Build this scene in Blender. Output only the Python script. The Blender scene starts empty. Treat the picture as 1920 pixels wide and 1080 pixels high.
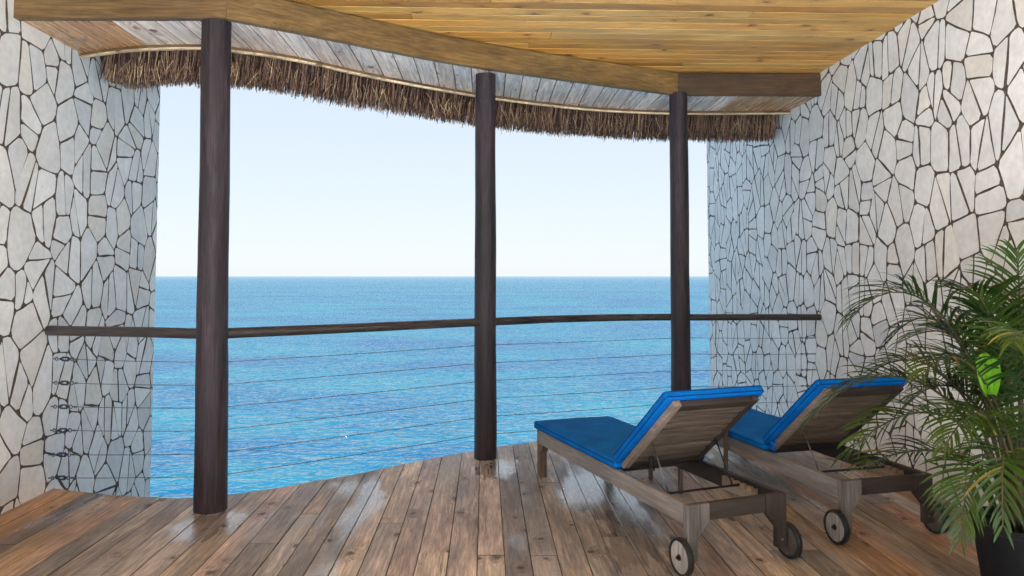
import bpy, math, random
from mathutils import Vector, Matrix, noise
rad = math.radians
RND = random.Random(11)
sc = bpy.context.scene
COL = sc.collection

# ------------------------------------------------------------------ camera, sky, sun, exposure
EYE = Vector((0, 0, 1.45))
PITCH, YAW, FOC = rad(3.0), rad(2.118), 1350.0 / 1920.0
cam_d = bpy.data.cameras.new('camera')
cam = bpy.data.objects.new('camera', cam_d)
COL.objects.link(cam)
cam_d.sensor_width = 36
cam_d.lens = 36 * FOC
cam_d.shift_y = -0.0483
cam_d.clip_start = 0.05
cam_d.clip_end = 90000
cam.location = EYE
cam.rotation_euler = (rad(90) + PITCH, 0, -YAW)
sc.camera = cam

SUN_EL, SUN_AZ = rad(57), rad(168)          # azimuth clockwise from +Y: the sun stands high behind the house
world = bpy.data.worlds.new('World')
sc.world = world
world.use_nodes = True
wn = world.node_tree
wn.nodes.clear()
sky = wn.nodes.new('ShaderNodeTexSky')
sky.sky_type = 'NISHITA'
sky.sun_disc = False
sky.sun_elevation = SUN_EL
sky.sun_rotation = SUN_AZ
sky.altitude = 0
sky.air_density = 1.0
sky.dust_density = 0.3
sky.ozone_density = 2.0
bg = wn.nodes.new('ShaderNodeBackground')
bg.inputs['Strength'].default_value = 0.093
wo = wn.nodes.new('ShaderNodeOutputWorld')
haze_g = wn.nodes.new('ShaderNodeGamma')      # thin bright haze evens the whole dome out
haze_g.inputs['Gamma'].default_value = 0.17
haze_t = wn.nodes.new('ShaderNodeMix')
haze_t.data_type = 'RGBA'
haze_t.blend_type = 'MULTIPLY'
haze_t.inputs[0].default_value = 1.0
haze_t.inputs[7].default_value = (0.905, 0.965, 1.03, 1)
wn.links.new(sky.outputs[0], haze_g.inputs['Color'])
wn.links.new(haze_g.outputs[0], haze_t.inputs[6])
haze_s = wn.nodes.new('ShaderNodeHueSaturation')
haze_s.inputs['Saturation'].default_value = 1.0
wn.links.new(haze_t.outputs[2], haze_s.inputs['Color'])
wn.links.new(haze_s.outputs[0], bg.inputs['Color'])
wn.links.new(bg.outputs[0], wo.inputs['Surface'])

sun_d = bpy.data.lights.new('sun', 'SUN')
sun_d.energy = 5.0
sun_d.angle = rad(0.53)
sun_d.color = (1.0, 0.985, 0.965)
sun = bpy.data.objects.new('sun', sun_d)
COL.objects.link(sun)
sdir = Vector((math.sin(SUN_AZ) * math.cos(SUN_EL), math.cos(SUN_AZ) * math.cos(SUN_EL), math.sin(SUN_EL)))
sun.rotation_euler = sdir.to_track_quat('Z', 'Y').to_euler()
sun.location = sdir * 50

sc.view_settings.view_transform = 'Standard'
sc.view_settings.look = 'None'
sc.view_settings.gamma = 1
sc.view_settings.exposure = 2.95
sc.cycles.use_denoising = True
sc.cycles.denoising_prefilter = 'NONE'
sc.cycles.max_bounces = 10
sc.cycles.diffuse_bounces = 5
sc.cycles.use_adaptive_sampling = True
sc.cycles.adaptive_threshold = 0.02
sc.cycles.caustics_reflective = False
sc.cycles.caustics_refractive = False

_fw = Vector((math.sin(YAW) * math.cos(PITCH), math.cos(YAW) * math.cos(PITCH), math.sin(PITCH)))
_rt = Vector((math.cos(YAW), -math.sin(YAW), 0))
_up = _rt.cross(_fw)


def project(p):
    """pixel of the 1920 x 1080 photograph (only used to rank stones by how large they show)"""
    q = Vector(p) - EYE
    z = q.dot(_fw)
    if z < 0.05:
        return None
    return 960 + 1350 * q.dot(_rt) / z, 447.25 - 1350 * q.dot(_up) / z


# ------------------------------------------------------------------ helpers
def curve_fn(pts):
    """smooth curve y(x) through plan points"""
    xs = [p[0] for p in pts]
    ys = [p[1] for p in pts]
    n = len(xs)
    m = []
    for i in range(n):
        a, b = max(i - 1, 0), min(i + 1, n - 1)
        m.append((ys[b] - ys[a]) / (xs[b] - xs[a]))

    def f(x):
        x = min(max(x, xs[0]), xs[-1])
        i = 0
        while i < n - 2 and x > xs[i + 1]:
            i += 1
        h = xs[i + 1] - xs[i]
        t = (x - xs[i]) / h
        return ((2*t**3 - 3*t*t + 1) * ys[i] + (t**3 - 2*t*t + t) * h * m[i]
                + (-2*t**3 + 3*t*t) * ys[i+1] + (t**3 - t*t) * h * m[i+1])
    return f


def empty(name, loc=(0, 0, 0), rz=0.0):
    o = bpy.data.objects.new(name, None)
    o.empty_display_size = 0.1
    COL.objects.link(o)
    o.location = loc
    o.rotation_euler = (0, 0, rz)
    return o


def tag(o, label=None, cat=None, group=None, kind=None):
    if label: o['label'] = label
    if cat: o['category'] = cat
    if group: o['group'] = group
    if kind: o['kind'] = kind
    return o


class MB:
    """collects geometry, then links it as one mesh object"""
    def __init__(self):
        self.v, self.f, self.mi = [], [], []
        self.cur = 0

    def add(self, vs, fs):
        b = len(self.v)
        self.v += [tuple(p) for p in vs]
        self.f += [tuple(i + b for i in f) for f in fs]
        self.mi += [self.cur] * len(fs)
        return self

    def box(self, x0, x1, y0, y1, z0, z1, b=0.0, M=None):
        if b <= 0:
            vs = [(x, y, z) for z in (z0, z1) for y in (y0, y1) for x in (x0, x1)]
            fs = [(0, 2, 3, 1), (4, 5, 7, 6), (0, 1, 5, 4), (2, 6, 7, 3), (0, 4, 6, 2), (1, 3, 7, 5)]
        else:
            vs, fs = [], []
            idx = {}
            for cx in (0, 1):
                for cy in (0, 1):
                    for cz in (0, 1):
                        for ax in range(3):
                            p = [(x0, x1)[cx], (y0, y1)[cy], (z0, z1)[cz]]
                            for k, (c, lo, hi) in enumerate(((cx, x0, x1), (cy, y0, y1), (cz, z0, z1))):
                                if k != ax:
                                    p[k] += b if c == 0 else -b
                            idx[(cx, cy, cz, ax)] = len(vs)
                            vs.append(tuple(p))
            for ax in range(3):
                o1, o2 = [k for k in range(3) if k != ax]
                for s in (0, 1):
                    q = []
                    for a_, b_ in ((0, 0), (1, 0), (1, 1), (0, 1)):
                        c = [0, 0, 0]; c[ax] = s; c[o1] = a_; c[o2] = b_
                        q.append(idx[(c[0], c[1], c[2], ax)])
                    flip = (s == 0) ^ (ax == 1)
                    fs.append(tuple(reversed(q)) if flip else tuple(q))
            for ax in range(3):                      # edges parallel to ax
                o1, o2 = [k for k in range(3) if k != ax]
                for a_ in (0, 1):
                    for b_ in (0, 1):
                        c0 = [0, 0, 0]; c0[o1] = a_; c0[o2] = b_; c0[ax] = 0
                        c1 = list(c0); c1[ax] = 1
                        q = (idx[tuple(c0) + (o1,)], idx[tuple(c1) + (o1,)], idx[tuple(c1) + (o2,)], idx[tuple(c0) + (o2,)])
                        fs.append(q)
            for cx in (0, 1):
                for cy in (0, 1):
                    for cz in (0, 1):
                        fs.append(tuple(idx[(cx, cy, cz, k)] for k in range(3)))
            # orient outward
            c = Vector(((x0+x1)/2, (y0+y1)/2, (z0+z1)/2))
            out = []
            for f in fs:
                P = [Vector(vs[i]) for i in f]
                nrm = (P[1]-P[0]).cross(P[2]-P[0])
                mid = sum(P, Vector()) / len(P)
                out.append(f if nrm.dot(mid - c) > 0 else tuple(reversed(f)))
            fs = out
        if M is not None:
            vs = [M @ Vector(p) for p in vs]
        return self.add(vs, fs)

    def tube(self, pts, radii, n=10, cap=True, squash=None, phase=0.0):
        pts = [Vector(p) for p in pts]
        if not hasattr(radii, '__len__'):
            radii = [radii] * len(pts)
        base = len(self.v)
        prev = None
        vs, fs = [], []
        for i, p in enumerate(pts):
            t = (pts[min(i+1, len(pts)-1)] - pts[max(i-1, 0)])
            t.normalize()
            if prev is None:
                a = Vector((0, 0, 1)) if abs(t.z) < 0.9 else Vector((1, 0, 0))
                u = t.cross(a).normalized()
            else:
                u = (prev - t * prev.dot(t)).normalized()
            prev = u
            w = t.cross(u)
            for k in range(n):
                an = 2 * math.pi * k / n + phase
                r = radii[i]
                if callable(squash):
                    r *= squash(an, i)
                vs.append(p + u * (r * math.cos(an)) + w * (r * math.sin(an)))
        for i in range(len(pts) - 1):
            for k in range(n):
                k2 = (k + 1) % n
                fs.append((i*n + k, i*n + k2, (i+1)*n + k2, (i+1)*n + k))
        if cap:
            fs.append(tuple(reversed(range(n))))
            fs.append(tuple((len(pts)-1)*n + k for k in range(n)))
        return self.add(vs, fs)

    def lathe(self, prof, n=24, M=None):
        """prof: (radius, height) from bottom to top round local Z"""
        vs, fs = [], []
        for r, h in prof:
            for k in range(n):
                an = 2 * math.pi * k / n
                vs.append(Vector((r * math.cos(an), r * math.sin(an), h)))
        for i in range(len(prof) - 1):
            for k in range(n):
                k2 = (k + 1) % n
                fs.append((i*n + k, i*n + k2, (i+1)*n + k2, (i+1)*n + k))
        fs.append(tuple(reversed(range(n))))
        fs.append(tuple((len(prof)-1)*n + k for k in range(n)))
        if M is not None:
            vs = [M @ p for p in vs]
        return self.add(vs, fs)

    def prism(self, poly, h0, h1, fn):
        """polygon (a, b) extruded from h0 to h1; fn(a, b, h) -> point"""
        n = len(poly)
        vs = [fn(a, b, h0) for a, b in poly] + [fn(a, b, h1) for a, b in poly]
        fs = [tuple(reversed(range(n))), tuple(range(n, 2*n))]
        for i in range(n):
            j = (i + 1) % n
            fs.append((i, j, n + j, n + i))
        return self.add(vs, fs)

    def dark_edges(self):  # gap shade and groove dirt painted into the board flanks
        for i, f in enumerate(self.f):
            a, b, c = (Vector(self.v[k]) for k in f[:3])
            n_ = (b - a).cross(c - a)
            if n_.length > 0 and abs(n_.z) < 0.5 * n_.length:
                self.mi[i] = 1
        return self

    def mesh(self, name, mats, smooth=False, angle=None):
        me = bpy.data.meshes.new(name)
        me.from_pydata(self.v, [], self.f)
        if not isinstance(mats, (list, tuple)):
            mats = [mats]
        for m in mats:
            me.materials.append(m)
        if len(mats) > 1:
            me.polygons.foreach_set('material_index', self.mi)
        if smooth:
            me.polygons.foreach_set('use_smooth', [True] * len(me.polygons))
            if angle:
                me.set_sharp_from_angle(angle=angle)
        me.update()
        return me

    def build(self, name, mats, parent=None, smooth=False, angle=None, color=None, loc=None, rot=None):
        o = bpy.data.objects.new(name, self.mesh(name, mats, smooth, angle))
        COL.objects.link(o)
        if parent is not None: o.parent = parent
        if color is not None: o.color = (*color, 1)
        if loc is not None: o.location = loc
        if rot is not None: o.rotation_euler = rot
        return o


def mesh_fix_normals(o):
    import bmesh
    bm = bmesh.new(); bm.from_mesh(o.data)
    bmesh.ops.recalc_face_normals(bm, faces=bm.faces)
    bm.to_mesh(o.data); bm.free()


def rounded_box(sx, sy, sz, r, nx, ny, nz, puff=0.0, seed=0, wrinkle=0.0):
    """closed cushion-like block centred in x, y and standing on z = 0"""
    vs, fs, idx = [], [], {}
    def key(i, j, k):
        if (i, j, k) in idx: return idx[(i, j, k)]
        def cc(t, n, s):
            # crowd samples toward both ends so the rounding is smooth
            u = t / n
            u = 0.5 - 0.5 * math.cos(math.pi * u) if n > 3 else u
            return (u - 0.5) * s
        p = Vector((cc(i, nx, sx), cc(j, ny, sy), cc(k, nz, sz)))
        q = Vector((max(-sx/2 + r, min(sx/2 - r, p.x)), max(-sy/2 + r, min(sy/2 - r, p.y)), max(-sz/2 + r, min(sz/2 - r, p.z))))
        d = p - q
        if d.length > 1e-9:
            p = q + d.normalized() * r
        ex = 1 - abs(p.x) / (sx/2); ey = 1 - abs(p.y) / (sy/2)
        bul = min(1, ex * 5) * min(1, ey * 5)
        if p.z > 0:
            p.z += puff * bul
        if wrinkle:
            w = noise.noise(Vector((p.x * 3 + seed, p.y * 9, p.z * 4))) + 0.5 * noise.noise(Vector((p.x * 9, p.y * 16 + seed, p.z * 9)))
            p.z += wrinkle * w * (1 if p.z > 0 else 0)
            p.x += wrinkle * 0.8 * noise.noise(Vector((p.y * 6, p.z * 12, seed))) * (1 if abs(p.x) > sx/2 - r*1.2 else 0)
        p.z += sz / 2
        idx[(i, j, k)] = len(vs)
        vs.append(p)
        return idx[(i, j, k)]
    for k in (0, nz):
        for i in range(nx):
            for j in range(ny):
                q = (key(i, j, k), key(i+1, j, k), key(i+1, j+1, k), key(i, j+1, k))
                fs.append(q if k else tuple(reversed(q)))
    for j in (0, ny):
        for i in range(nx):
            for k in range(nz):
                q = (key(i, j, k), key(i+1, j, k), key(i+1, j, k+1), key(i, j, k+1))
                fs.append(q if j == 0 else tuple(reversed(q)))
    for i in (0, nx):
        for j in range(ny):
            for k in range(nz):
                q = (key(i, j, k), key(i, j+1, k), key(i, j+1, k+1), key(i, j, k+1))
                fs.append(q if i else tuple(reversed(q)))
    return vs, fs


# ------------------------------------------------------------------ materials
class NT:
    def __init__(self, name):
        self.m = bpy.data.materials.new(name)
        self.m.use_nodes = True
        self.t = self.m.node_tree
        self.t.nodes.clear()
        self.out = self.t.nodes.new('ShaderNodeOutputMaterial')

    def n(self, kind, **kw):
        nd = self.t.nodes.new('ShaderNode' + kind)
        for k, v in kw.items():
            setattr(nd, k, v)
        return nd

    def set(self, sock, v):
        if isinstance(v, bpy.types.NodeSocket):
            self.t.links.new(v, sock)
        elif v is not None:
            if sock.type == 'RGBA' and len(v) == 3: v = (*v, 1)
            sock.default_value = v

    def math(self, op, a, b=None, c=None, clamp=False):
        nd = self.n('Math', operation=op, use_clamp=clamp)
        self.set(nd.inputs[0], a)
        if b is not None: self.set(nd.inputs[1], b)
        if c is not None: self.set(nd.inputs[2], c)
        return nd.outputs[0]

    def vmath(self, op, a, b=None):
        nd = self.n('VectorMath', operation=op)
        self.set(nd.inputs[0], a)
        if b is not None: self.set(nd.inputs[1], b)
        return nd.outputs[0]

    def mix(self, fac, a, b, blend='MIX'):
        nd = self.n('Mix', data_type='RGBA', blend_type=blend)
        self.set(nd.inputs[0], fac); self.set(nd.inputs[6], a); self.set(nd.inputs[7], b)
        return nd.outputs[2]

    def noise(self, vec, scale, detail=3, rough=0.55, dist=0.0, out=0):
        nd = self.n('TexNoise')
        if vec is not None: self.set(nd.inputs['Vector'], vec)
        nd.inputs['Scale'].default_value = scale
        nd.inputs['Detail'].default_value = detail
        nd.inputs['Roughness'].default_value = rough
        nd.inputs['Distortion'].default_value = dist
        return nd.outputs[out]

    def voronoi(self, vec, scale, feature='F1', rnd=1.0):
        nd = self.n('TexVoronoi', feature=feature)
        if vec is not None: self.set(nd.inputs['Vector'], vec)
        nd.inputs['Scale'].default_value = scale
        nd.inputs['Randomness'].default_value = rnd
        return nd

    def ramp(self, fac, stops, interp='LINEAR'):
        nd = self.n('ValToRGB')
        nd.color_ramp.interpolation = interp
        el = nd.color_ramp.elements
        while len(el) > 1: el.remove(el[-1])
        for i, (p, c) in enumerate(stops):
            e = el[0] if i == 0 else el.new(p)
            e.position = p
            e.color = (*c, 1) if hasattr(c, '__len__') else (c, c, c, 1)
        self.set(nd.inputs[0], fac)
        return nd.outputs[0]

    def maprange(self, v, a, b, c=0.0, d=1.0, smooth=True):
        nd = self.n('MapRange', interpolation_type='SMOOTHSTEP' if smooth else 'LINEAR')
        self.set(nd.inputs[0], v)
        for i, x in enumerate((a, b, c, d)): nd.inputs[i+1].default_value = x
        return nd.outputs[0]

    def bump(self, h, strength, dist=0.01, normal=None):
        nd = self.n('Bump')
        nd.inputs['Strength'].default_value = strength
        nd.inputs['Distance'].default_value = dist
        self.set(nd.inputs['Height'], h)
        if normal is not None: self.set(nd.inputs['Normal'], normal)
        return nd.outputs[0]

    def bsdf(self, color, rough=0.5, spec=0.5, normal=None, metal=0.0, sheen=0.0, coat=0.0, ior=1.45):
        b = self.n('BsdfPrincipled')
        self.set(b.inputs['Base Color'], color)
        self.set(b.inputs['Roughness'], rough)
        self.set(b.inputs['Specular IOR Level'], spec)
        self.set(b.inputs['Metallic'], metal)
        b.inputs['IOR'].default_value = ior
        if sheen: b.inputs['Sheen Weight'].default_value = sheen
        if coat: b.inputs['Coat Weight'].default_value = coat
        if normal is not None: self.set(b.inputs['Normal'], normal)
        return b

    def finish(self, b):
        self.t.links.new(b.outputs[0], self.out.inputs['Surface'])
        return self.m


def plain(name, col, rough=0.5, spec=0.5, metal=0.0, bump=0.0, bscale=40, var=0.12):
    T = NT(name)
    tc = T.n('TexCoord').outputs['Object']
    nz = T.noise(tc, bscale, 4)
    f = T.maprange(nz, 0.3, 0.7, 1 - var, 1 + var)
    c = T.mix(1.0, col, f, 'MULTIPLY')
    nrm = T.bump(nz, bump, 0.004) if bump else None
    return T.finish(T.bsdf(c, rough, spec, nrm, metal))


def wood(name, axis='Y', gain=1.0, rough=(0.38, 0.62), knots=0.5, wear=0.0, wet=0.0, dark=(0.035, 0.022, 0.015), bump=0.25, spec=0.5, blotch=0.35, plane='XY', fig=1.0):
    """sawn timber; the tint of each piece comes from its object colour"""
    T = NT(name)
    tc = T.n('TexCoord').outputs['Object']
    oi = T.n('ObjectInfo')
    off = T.n('CombineXYZ')
    for i, k in enumerate((17.0, 29.0, 41.0)):
        T.set(off.inputs[i], T.math('MULTIPLY', oi.outputs['Random'], k))
    v0 = T.vmath('ADD', tc, off.outputs[0])
    st = {'X': (0.06, 1, 1), 'Y': (1, 0.06, 1), 'Z': (1, 1, 0.06)}[axis]
    sk = {'X': (0.36, 1, 1), 'Y': (1, 0.36, 1), 'Z': (1, 1, 0.36)}[axis]
    vk = T.vmath('MULTIPLY', v0, sk)
    # knots: rare dark eyes, the grain swings round them
    vsrc = T.vmath('MULTIPLY', v0, {'X': (0.72, 1, 1), 'Y': (1, 0.72, 1), 'Z': (1, 1, 0.5)}[axis])
    if plane == 'XZ':
        sp = T.n('SeparateXYZ'); T.set(sp.inputs[0], vsrc)
        cb = T.n('CombineXYZ'); T.set(cb.inputs[0], sp.outputs[0]); T.set(cb.inputs[1], sp.outputs[2])
        vsrc = cb.outputs[0]
    vo = T.voronoi(vsrc, 3.4)
    if plane != '3D': vo.voronoi_dimensions = '2D'
    sepc = T.n('SeparateColor')
    T.set(sepc.inputs[0], vo.outputs['Color'])
    gate = T.math('GREATER_THAN', sepc.outputs[0], 1 - knots)
    size = T.math('MULTIPLY_ADD', sepc.outputs[1], 0.7, 0.5)
    jit = T.math('MULTIPLY', T.math('SUBTRACT', T.noise(v0, 30, 4), 0.5), 0.20)
    kd = T.math('DIVIDE', T.math('ADD', vo.outputs['Distance'], jit), size)
    knot = T.math('MULTIPLY', T.maprange(kd, 0.095, 0.03, 0, 1), gate)
    halo = T.math('MULTIPLY', T.maprange(kd, 0.30, 0.05, 0, 1), gate)
    swing = T.n('CombineXYZ')
    for i in range(3):
        T.set(swing.inputs[i], T.math('MULTIPLY', halo, 0.035))
    vg = T.vmath('MULTIPLY', T.vmath('ADD', v0, swing.outputs[0]), st)
    fine = T.noise(vg, 95, 5, 0.65, 0.4)
    band = T.noise(vg, 21, 4, 0.6, 1.2)
    blot = T.noise(vk, 3.2, 4, 0.6)
    g = T.math('ADD', T.math('MULTIPLY', T.maprange(fine, 0.3, 0.7, 1 - 0.34*fig, 1 + 0.26*fig), T.maprange(band, 0.28, 0.72, 1 - 0.36*fig, 1 + 0.30*fig)), 0.0)
    g = T.math('MULTIPLY', g, T.maprange(blot, 0.25, 0.75, 1 - blotch, 1 + blotch))
    g = T.math('MULTIPLY', g, gain)
    col = T.mix(1.0, oi.outputs['Color'], g, 'MULTIPLY')
    # hue drift along the plank
    hue = T.noise(vk, 1.7, 2)
    col = T.mix(T.maprange(hue, 0.35, 0.7, 0, 0.25), col, T.mix(1.0, col, (1.18, 0.95, 0.78), 'MULTIPLY'))
    rgh = T.maprange(band, 0.3, 0.7, rough[0], rough[1])
    if wear:
        pos = T.n('NewGeometry').outputs['Position']
        wv = T.vmath('MULTIPLY', pos, {'X': (0.3, 1, 1), 'Y': (1, 0.3, 1), 'Z': (1, 1, .3)}[axis])
        w1 = T.noise(T.vmath('ADD', wv, T.vmath('SCALE', off.outputs[0])), 2.3, 5, 0.62)
        saw = T.noise(T.vmath('MULTIPLY', pos, (4, 90, 1) if axis == 'Y' else (90, 4, 1)), 1.0, 2)
        wm = T.math('MULTIPLY', T.maprange(w1, 0.50, 0.68, 0, wear), T.maprange(saw, 0.35, 0.6, 0.45, 1))
        col = T.mix(wm, col, (0.42, 0.385, 0.37))
        # dark damp stains
        d1 = T.noise(T.vmath('MULTIPLY', pos, (1, 0.5, 1)), 1.9, 5, 0.6)
        col = T.mix(T.maprange(d1, 0.56, 0.72, 0, 0.55), col, T.mix(1.0, col, (0.42, 0.40, 0.40), 'MULTIPLY'))
    col = T.mix(T.math('MULTIPLY', halo, 0.45), col, T.mix(1.0, col, (0.62, 0.50, 0.42), 'MULTIPLY'))
    col = T.mix(T.math('MULTIPLY', knot, 0.85), col, dark)
    crack = T.maprange(T.noise(vg, 40, 2, 0.5, 0.6), 0.30, 0.22, 0, 1)
    col = T.mix(T.math('MULTIPLY', crack, 0.6), col, dark)
    h = T.math('ADD', T.math('MULTIPLY', fine, 0.6), T.math('MULTIPLY', knot, -0.6))
    h = T.math('SUBTRACT', h, T.math('MULTIPLY', crack, 0.5))
    bstr = bump
    nrm = T.bump(h, bstr, 0.006)
    if wet:
        pos = T.n('NewGeometry').outputs['Position']
        wn_ = T.noise(T.vmath('MULTIPLY', pos, (1.0, 0.42, 1.0)), 1.7, 5, 0.6)
        m_ = T.math('SUBTRACT', wn_, 0.5)
        for (cx, cy, rx, ry, k) in ((0.72, 4.95, 0.42, 0.75, .30), (0.12, 5.55, 0.30, 0.50, .22), (-1.55, 4.35, 0.45, 0.40, .22), (0.85, 3.9, 0.35, 0.5, .2), (-0.75, 4.7, 0.16, 0.8, .2)):
            e = T.vmath('MULTIPLY', T.vmath('SUBTRACT', pos, (cx, cy, 0)), (1/rx, 1/ry, 0))
            ln = T.n('VectorMath', operation='LENGTH'); T.set(ln.inputs[0], e)
            m_ = T.math('ADD', m_, T.maprange(ln.outputs['Value'], 1.1, 0.2, 0, k))
        streak = T.noise(T.vmath('MULTIPLY', pos, (9, 0.9, 1.0)), 2.0, 4, 0.6)
        m_ = T.math('ADD', m_, T.math('MULTIPLY', T.math('SUBTRACT', streak, 0.5), 0.35))
        wetm = T.maprange(m_, 0.07, 0.24, 0, wet)
        rgh = T.math('MAXIMUM', T.math('SUBTRACT', rgh, T.math('MULTIPLY', wetm, 0.45)), 0.09)
        col = T.mix(T.math('MULTIPLY', wetm, 0.4), col, T.mix(1.0, col, (0.6, 0.57, 0.55), 'MULTIPLY'))
    b = T.bsdf(col, rgh, spec, nrm)
    if wet:
        T.set(b.inputs['Coat Weight'], T.math('MULTIPLY', wetm, 0.85))
        b.inputs['Coat Roughness'].default_value = 0.2
        b.inputs['Coat IOR'].default_value = 1.5
        T.set(b.inputs['Coat Normal'], T.bump(T.math('ADD', fine, T.math('MULTIPLY', streak, 0.6)), 0.08, 0.006))
    return T.finish(b)


M_deck = wood('weathered_deck_wood', 'Y', 1.0, (0.42, 0.62), 0.8, wear=0.95, wet=1.0, bump=0.4, blotch=0.38, fig=1.15)
M_ceil = wood('golden_ceiling_wood', 'X', 1.0, (0.42, 0.6), 0.6, bump=0.2, dark=(0.10, 0.05, 0.02), fig=0.5, blotch=0.22)
M_soff = wood('soffit_wood', 'Y', 1.0, (0.22, 0.34), 0.42, bump=0.05, dark=(0.12, 0.07, 0.04), blotch=0.2, spec=0.55, fig=0.5)
M_beam = wood('beam_wood', 'X', 1.0, (0.5, 0.7), 0.55, bump=0.2, dark=(0.06, 0.03, 0.015), plane='XZ')
M_teak = wood('weathered_teak', 'Y', 1.0, (0.5, 0.75), 0.0, bump=0.2, blotch=0.2, fig=0.7)
M_teakx = wood('weathered_teak_across', 'X', 1.0, (0.5, 0.75), 0.0, bump=0.2, blotch=0.2)
M_teakz = wood('weathered_teak_upright', 'Z', 1.0, (0.5, 0.75), 0.0, bump=0.2, blotch=0.2)
M_post = wood('dark_log', 'Z', 1.0, (0.50, 0.72), 0.35, bump=0.9, dark=(0.012, 0.009, 0.008), blotch=0.4, plane='3D', fig=1.7)
M_rail = wood('dark_rail_log', 'X', 1.0, (0.34, 0.52), 0.25, bump=0.3, dark=(0.012, 0.009, 0.008), blotch=0.3, plane='3D')


def make_stone():
    T = NT('white_flagstone')
    tc = T.n('TexCoord').outputs['Object']
    oi = T.n('ObjectInfo')
    big = T.noise(tc, 3.5, 4, 0.6)
    mid = T.noise(tc, 22, 5, 0.6)
    streak = T.noise(T.vmath('MULTIPLY', tc, (1, 7, 1.6)), 4, 4, 0.6)
    col = T.mix(1.0, oi.outputs['Color'], T.maprange(big, 0.25, 0.75, 0.92, 1.07), 'MULTIPLY')
    col = T.mix(1.0, col, T.maprange(mid, 0.3, 0.7, 0.93, 1.05), 'MULTIPLY')
    col = T.mix(T.maprange(streak, 0.55, 0.75, 0, 0.30), col, T.mix(1.0, col, (0.86, 0.80, 0.70), 'MULTIPLY'))
    pit = T.voronoi(tc, 26)
    pm = T.math('MULTIPLY', T.maprange(pit.outputs['Distance'], 0.13, 0.06, 0, 1), T.maprange(T.noise(tc, 9, 2), 0.62, 0.66, 0, 1))
    col = T.mix(T.math('MULTIPLY', pm, 0.7), col, (0.16, 0.14, 0.12))
    h = T.math('ADD', T.math('MULTIPLY', mid, 0.5), T.noise(tc, 90, 4))
    return T.finish(T.bsdf(col, 0.82, 0.25, T.bump(h, 0.22, 0.006)))


M_stone = make_stone()
M_mortar = plain('dark_mortar', (0.110, 0.088, 0.070), 0.95, 0.1, bump=0.6, bscale=60, var=0.3)
M_steel = plain('dull_steel', (0.20, 0.20, 0.22), 0.38, 0.5, 0.9)
M_turn = plain('blue_grey_metal', (0.055, 0.075, 0.12), 0.36, 0.5, 0.7)
M_black = plain('black_rubber', (0.018, 0.018, 0.019), 0.55, 0.4, bump=0.1)
M_iron = plain('dark_iron', (0.03, 0.027, 0.025), 0.5, 0.5, 0.6, bump=0.1)
M_disc = wood('grey_wheel_disc', 'Z', 1.0, (0.6, 0.8), 0.0, bump=0.15, blotch=0.2)
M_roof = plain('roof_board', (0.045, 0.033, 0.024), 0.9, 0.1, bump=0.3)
M_soil = plain('potting_soil', (0.03, 0.022, 0.016), 0.95, 0.1, bump=0.8, bscale=60, var=0.4)
M_pot = plain('black_pot_plastic', (0.009, 0.009, 0.010), 0.55, 0.25, bump=0.08, bscale=25)
M_bounce = plain('pale_bounce_floor', (0.595, 0.665, 0.73), 0.85, 0.2, bump=0.3, bscale=6)


def make_fabric():
    T = NT('blue_canvas')
    tc = T.n('TexCoord').outputs['Object']
    w = T.noise(T.vmath('MULTIPLY', tc, (60, 500, 60)), 1.0, 2)
    w2 = T.noise(T.vmath('MULTIPLY', tc, (500, 60, 60)), 1.0, 2)
    wv = T.math('ADD', w, w2)
    blot = T.noise(tc, 6, 4)
    col = T.mix(T.maprange(blot, 0.3, 0.7, 0, 1), (0.0008, 0.120, 0.460), (0.0015, 0.160, 0.560))
    col = T.mix(1.0, col, T.maprange(wv, 0.7, 1.3, 0.82, 1.15), 'MULTIPLY')
    wr = T.noise(T.vmath('MULTIPLY', tc, (2.5, 11, 6)), 1.0, 4, 0.5, 0.8)
    nrm = T.bump(wr, 0.35, 0.02)
    nrm = T.bump(wv, 0.15, 0.002, nrm)
    return T.finish(T.bsdf(col, 0.85, 0.12, nrm))


M_fabric = make_fabric()
M_pipe = plain('navy_piping', (0.001, 0.050, 0.210), 0.8, 0.15)


def leafmat(name, c1, c2):
    T = NT(name)
    tc = T.n('TexCoord').outputs['Object']
    oi = T.n('ObjectInfo')
    nz = T.noise(tc, 4, 3)
    f = T.maprange(T.math('ADD', nz, T.math('MULTIPLY', T.math('SUBTRACT', oi.outputs['Random'], 0.5), 0.3)), 0.3, 0.7)
    col = T.mix(f, c1, c2)
    b = T.bsdf(col, 0.36, 0.5)
    tr = T.n('BsdfTranslucent')
    T.set(tr.inputs['Color'], T.mix(1.0, col, (1.5, 1.5, 0.6), 'MULTIPLY'))
    mx = T.n('MixShader')
    mx.inputs[0].default_value = 0.2
    T.t.links.new(b.outputs[0], mx.inputs[1]); T.t.links.new(tr.outputs[0], mx.inputs[2])
    T.t.links.new(mx.outputs[0], T.out.inputs['Surface'])
    return T.m


M_leaf = leafmat('palm_leaf', (0.013, 0.034, 0.007), (0.050, 0.092, 0.014))
M_leafy = leafmat('young_palm_leaf', (0.10, 0.30, 0.012), (0.18, 0.42, 0.02))
M_dry = leafmat('dry_palm_leaf', (0.16, 0.115, 0.03), (0.24, 0.20, 0.05))
M_stem = plain('palm_stem', (0.055, 0.045, 0.018), 0.5, 0.4, bump=0.2, bscale=30, var=0.35)
M_straw = [plain('thatch_%s' % n, c, 0.85, 0.15, bump=0.2, bscale=50, var=0.35) for n, c in
           (('brown', (0.25, 0.160, 0.112)), ('umber', (0.075, 0.044, 0.035)), ('straw', (0.52, 0.36, 0.21)), ('rust', (0.30, 0.170, 0.120)))]


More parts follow.
